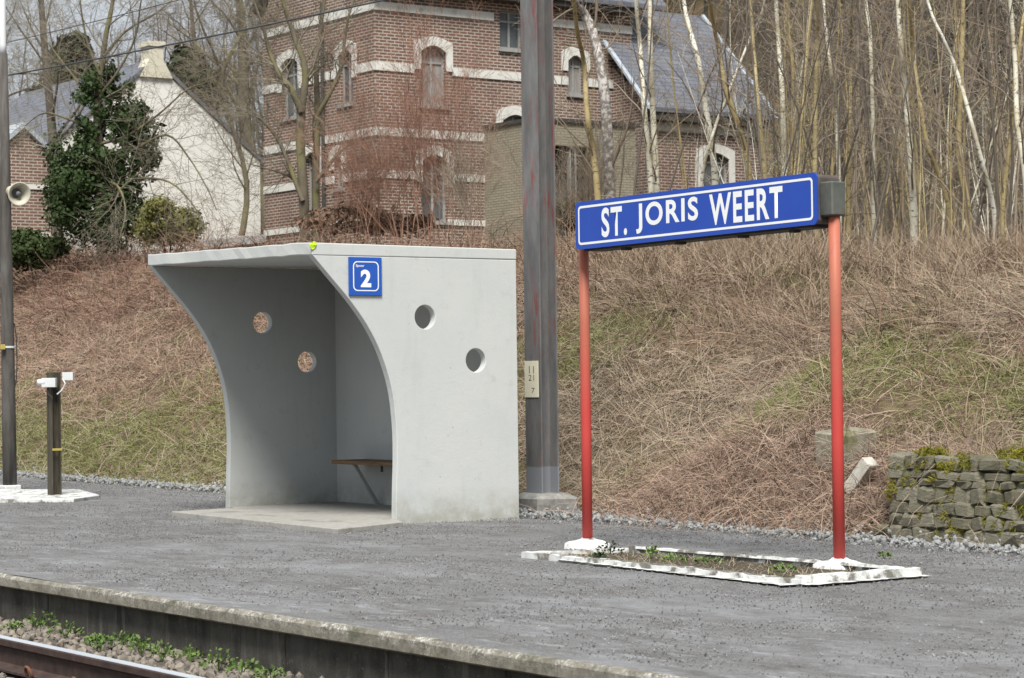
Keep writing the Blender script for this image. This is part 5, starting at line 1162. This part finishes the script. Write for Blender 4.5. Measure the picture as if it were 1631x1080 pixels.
sc = np.where(xx[ok] < 600, RNG.uniform(.55, .85, n), RNG.uniform(.75, 1.35, n))
o = scatter('hillside_wood', Pw, np.stack([RNG.normal(0, .05, n), RNG.normal(0, .05, n), RNG.uniform(0, 6.28, n)], 1), sc, RNG.integers(0, 6, n), wv); tag(o, 'grey-brown leafless wood covering the hillside behind the houses', 'wood')
def sapling(seed, hgt, r0, mat):
    r_ = np.random.default_rng(seed); br = []
    for k in range(2):
        P, R = branch((r_.normal(0, .15), r_.normal(0, .15), -.1), (r_.normal(0, .06), r_.normal(0, .06), 1), hgt*r_.uniform(.6, 1.1), r0*r_.uniform(.6, 1.2), r0*.25, 9, .04, .02, r_); br.append((P, R, 5))
        sprout(P, R, [(12, .1, .8, .4, 1.1, .30, .12, .015, 5, 3), (4, .15, .6, .25, .7, .55, .12, .01, 3, 3)], 0, r_, br)
    return tubes_mesh('sapling', br, mat)
sv = [sapling(1300+i, 6.2, .020, (M['birch'], M['twig'], M['ochre'], M['twig'], M['wood'], M['ochre'], M['wood'])[i]) for i in range(7)]
n = 170; D_ = RNG.uniform(25, 48, n); xx = RNG.uniform(880, 1740, n); th = YAW+np.arctan((xx-PCX)/F); Xw, Yw = D_/np.cos(th-YAW)*np.sin(th), D_/np.cos(th-YAW)*np.cos(th)
tS = (Xw-XS(Yw))/(ZC(Yw)/.6); ok = (tS > 1.08) & ((xx > 1210) | (RNG.uniform(0, 1, n) < .16)) & ~((Xw > 29.5) & (Yw > 45.5)); Xw, Yw = Xw[ok], Yw[ok]; n = len(Xw)
o = scatter('sapling_thicket', np.stack([Xw, Yw, H(Xw, Yw)], 1), np.stack([RNG.normal(0, .08, n), RNG.normal(0, .08, n), RNG.uniform(0, 6.28, n)], 1), RNG.uniform(.5, 1.15, n), RNG.integers(0, 7, n), sv); tag(o, 'thicket of thin leafless saplings between the birches', 'thicket')

# ------------------------------------------------------------------ overhead wires
def wire(p0, p1, r_, label, sag):
    P = [np.array(p0)*(1-s_)+np.array(p1)*s_-np.array([0, 0, 4*sag*s_*(1-s_)]) for s_ in np.linspace(0, 1, 25)]
    o = MB().tube(P, r_, 6).build('overhead_cable', M['wire'], None, True); return tag(o, label, 'cable')
wire(px(-80, 136, D=30), px(640, -6, D=22), .0095, 'thick dark overhead cable rising across the sky in front of the chimney', .03)
wire(px(-80, 88, D=30), px(330, -12, D=25), .005, 'thin overhead cable, the upper of the two at top left', .02)
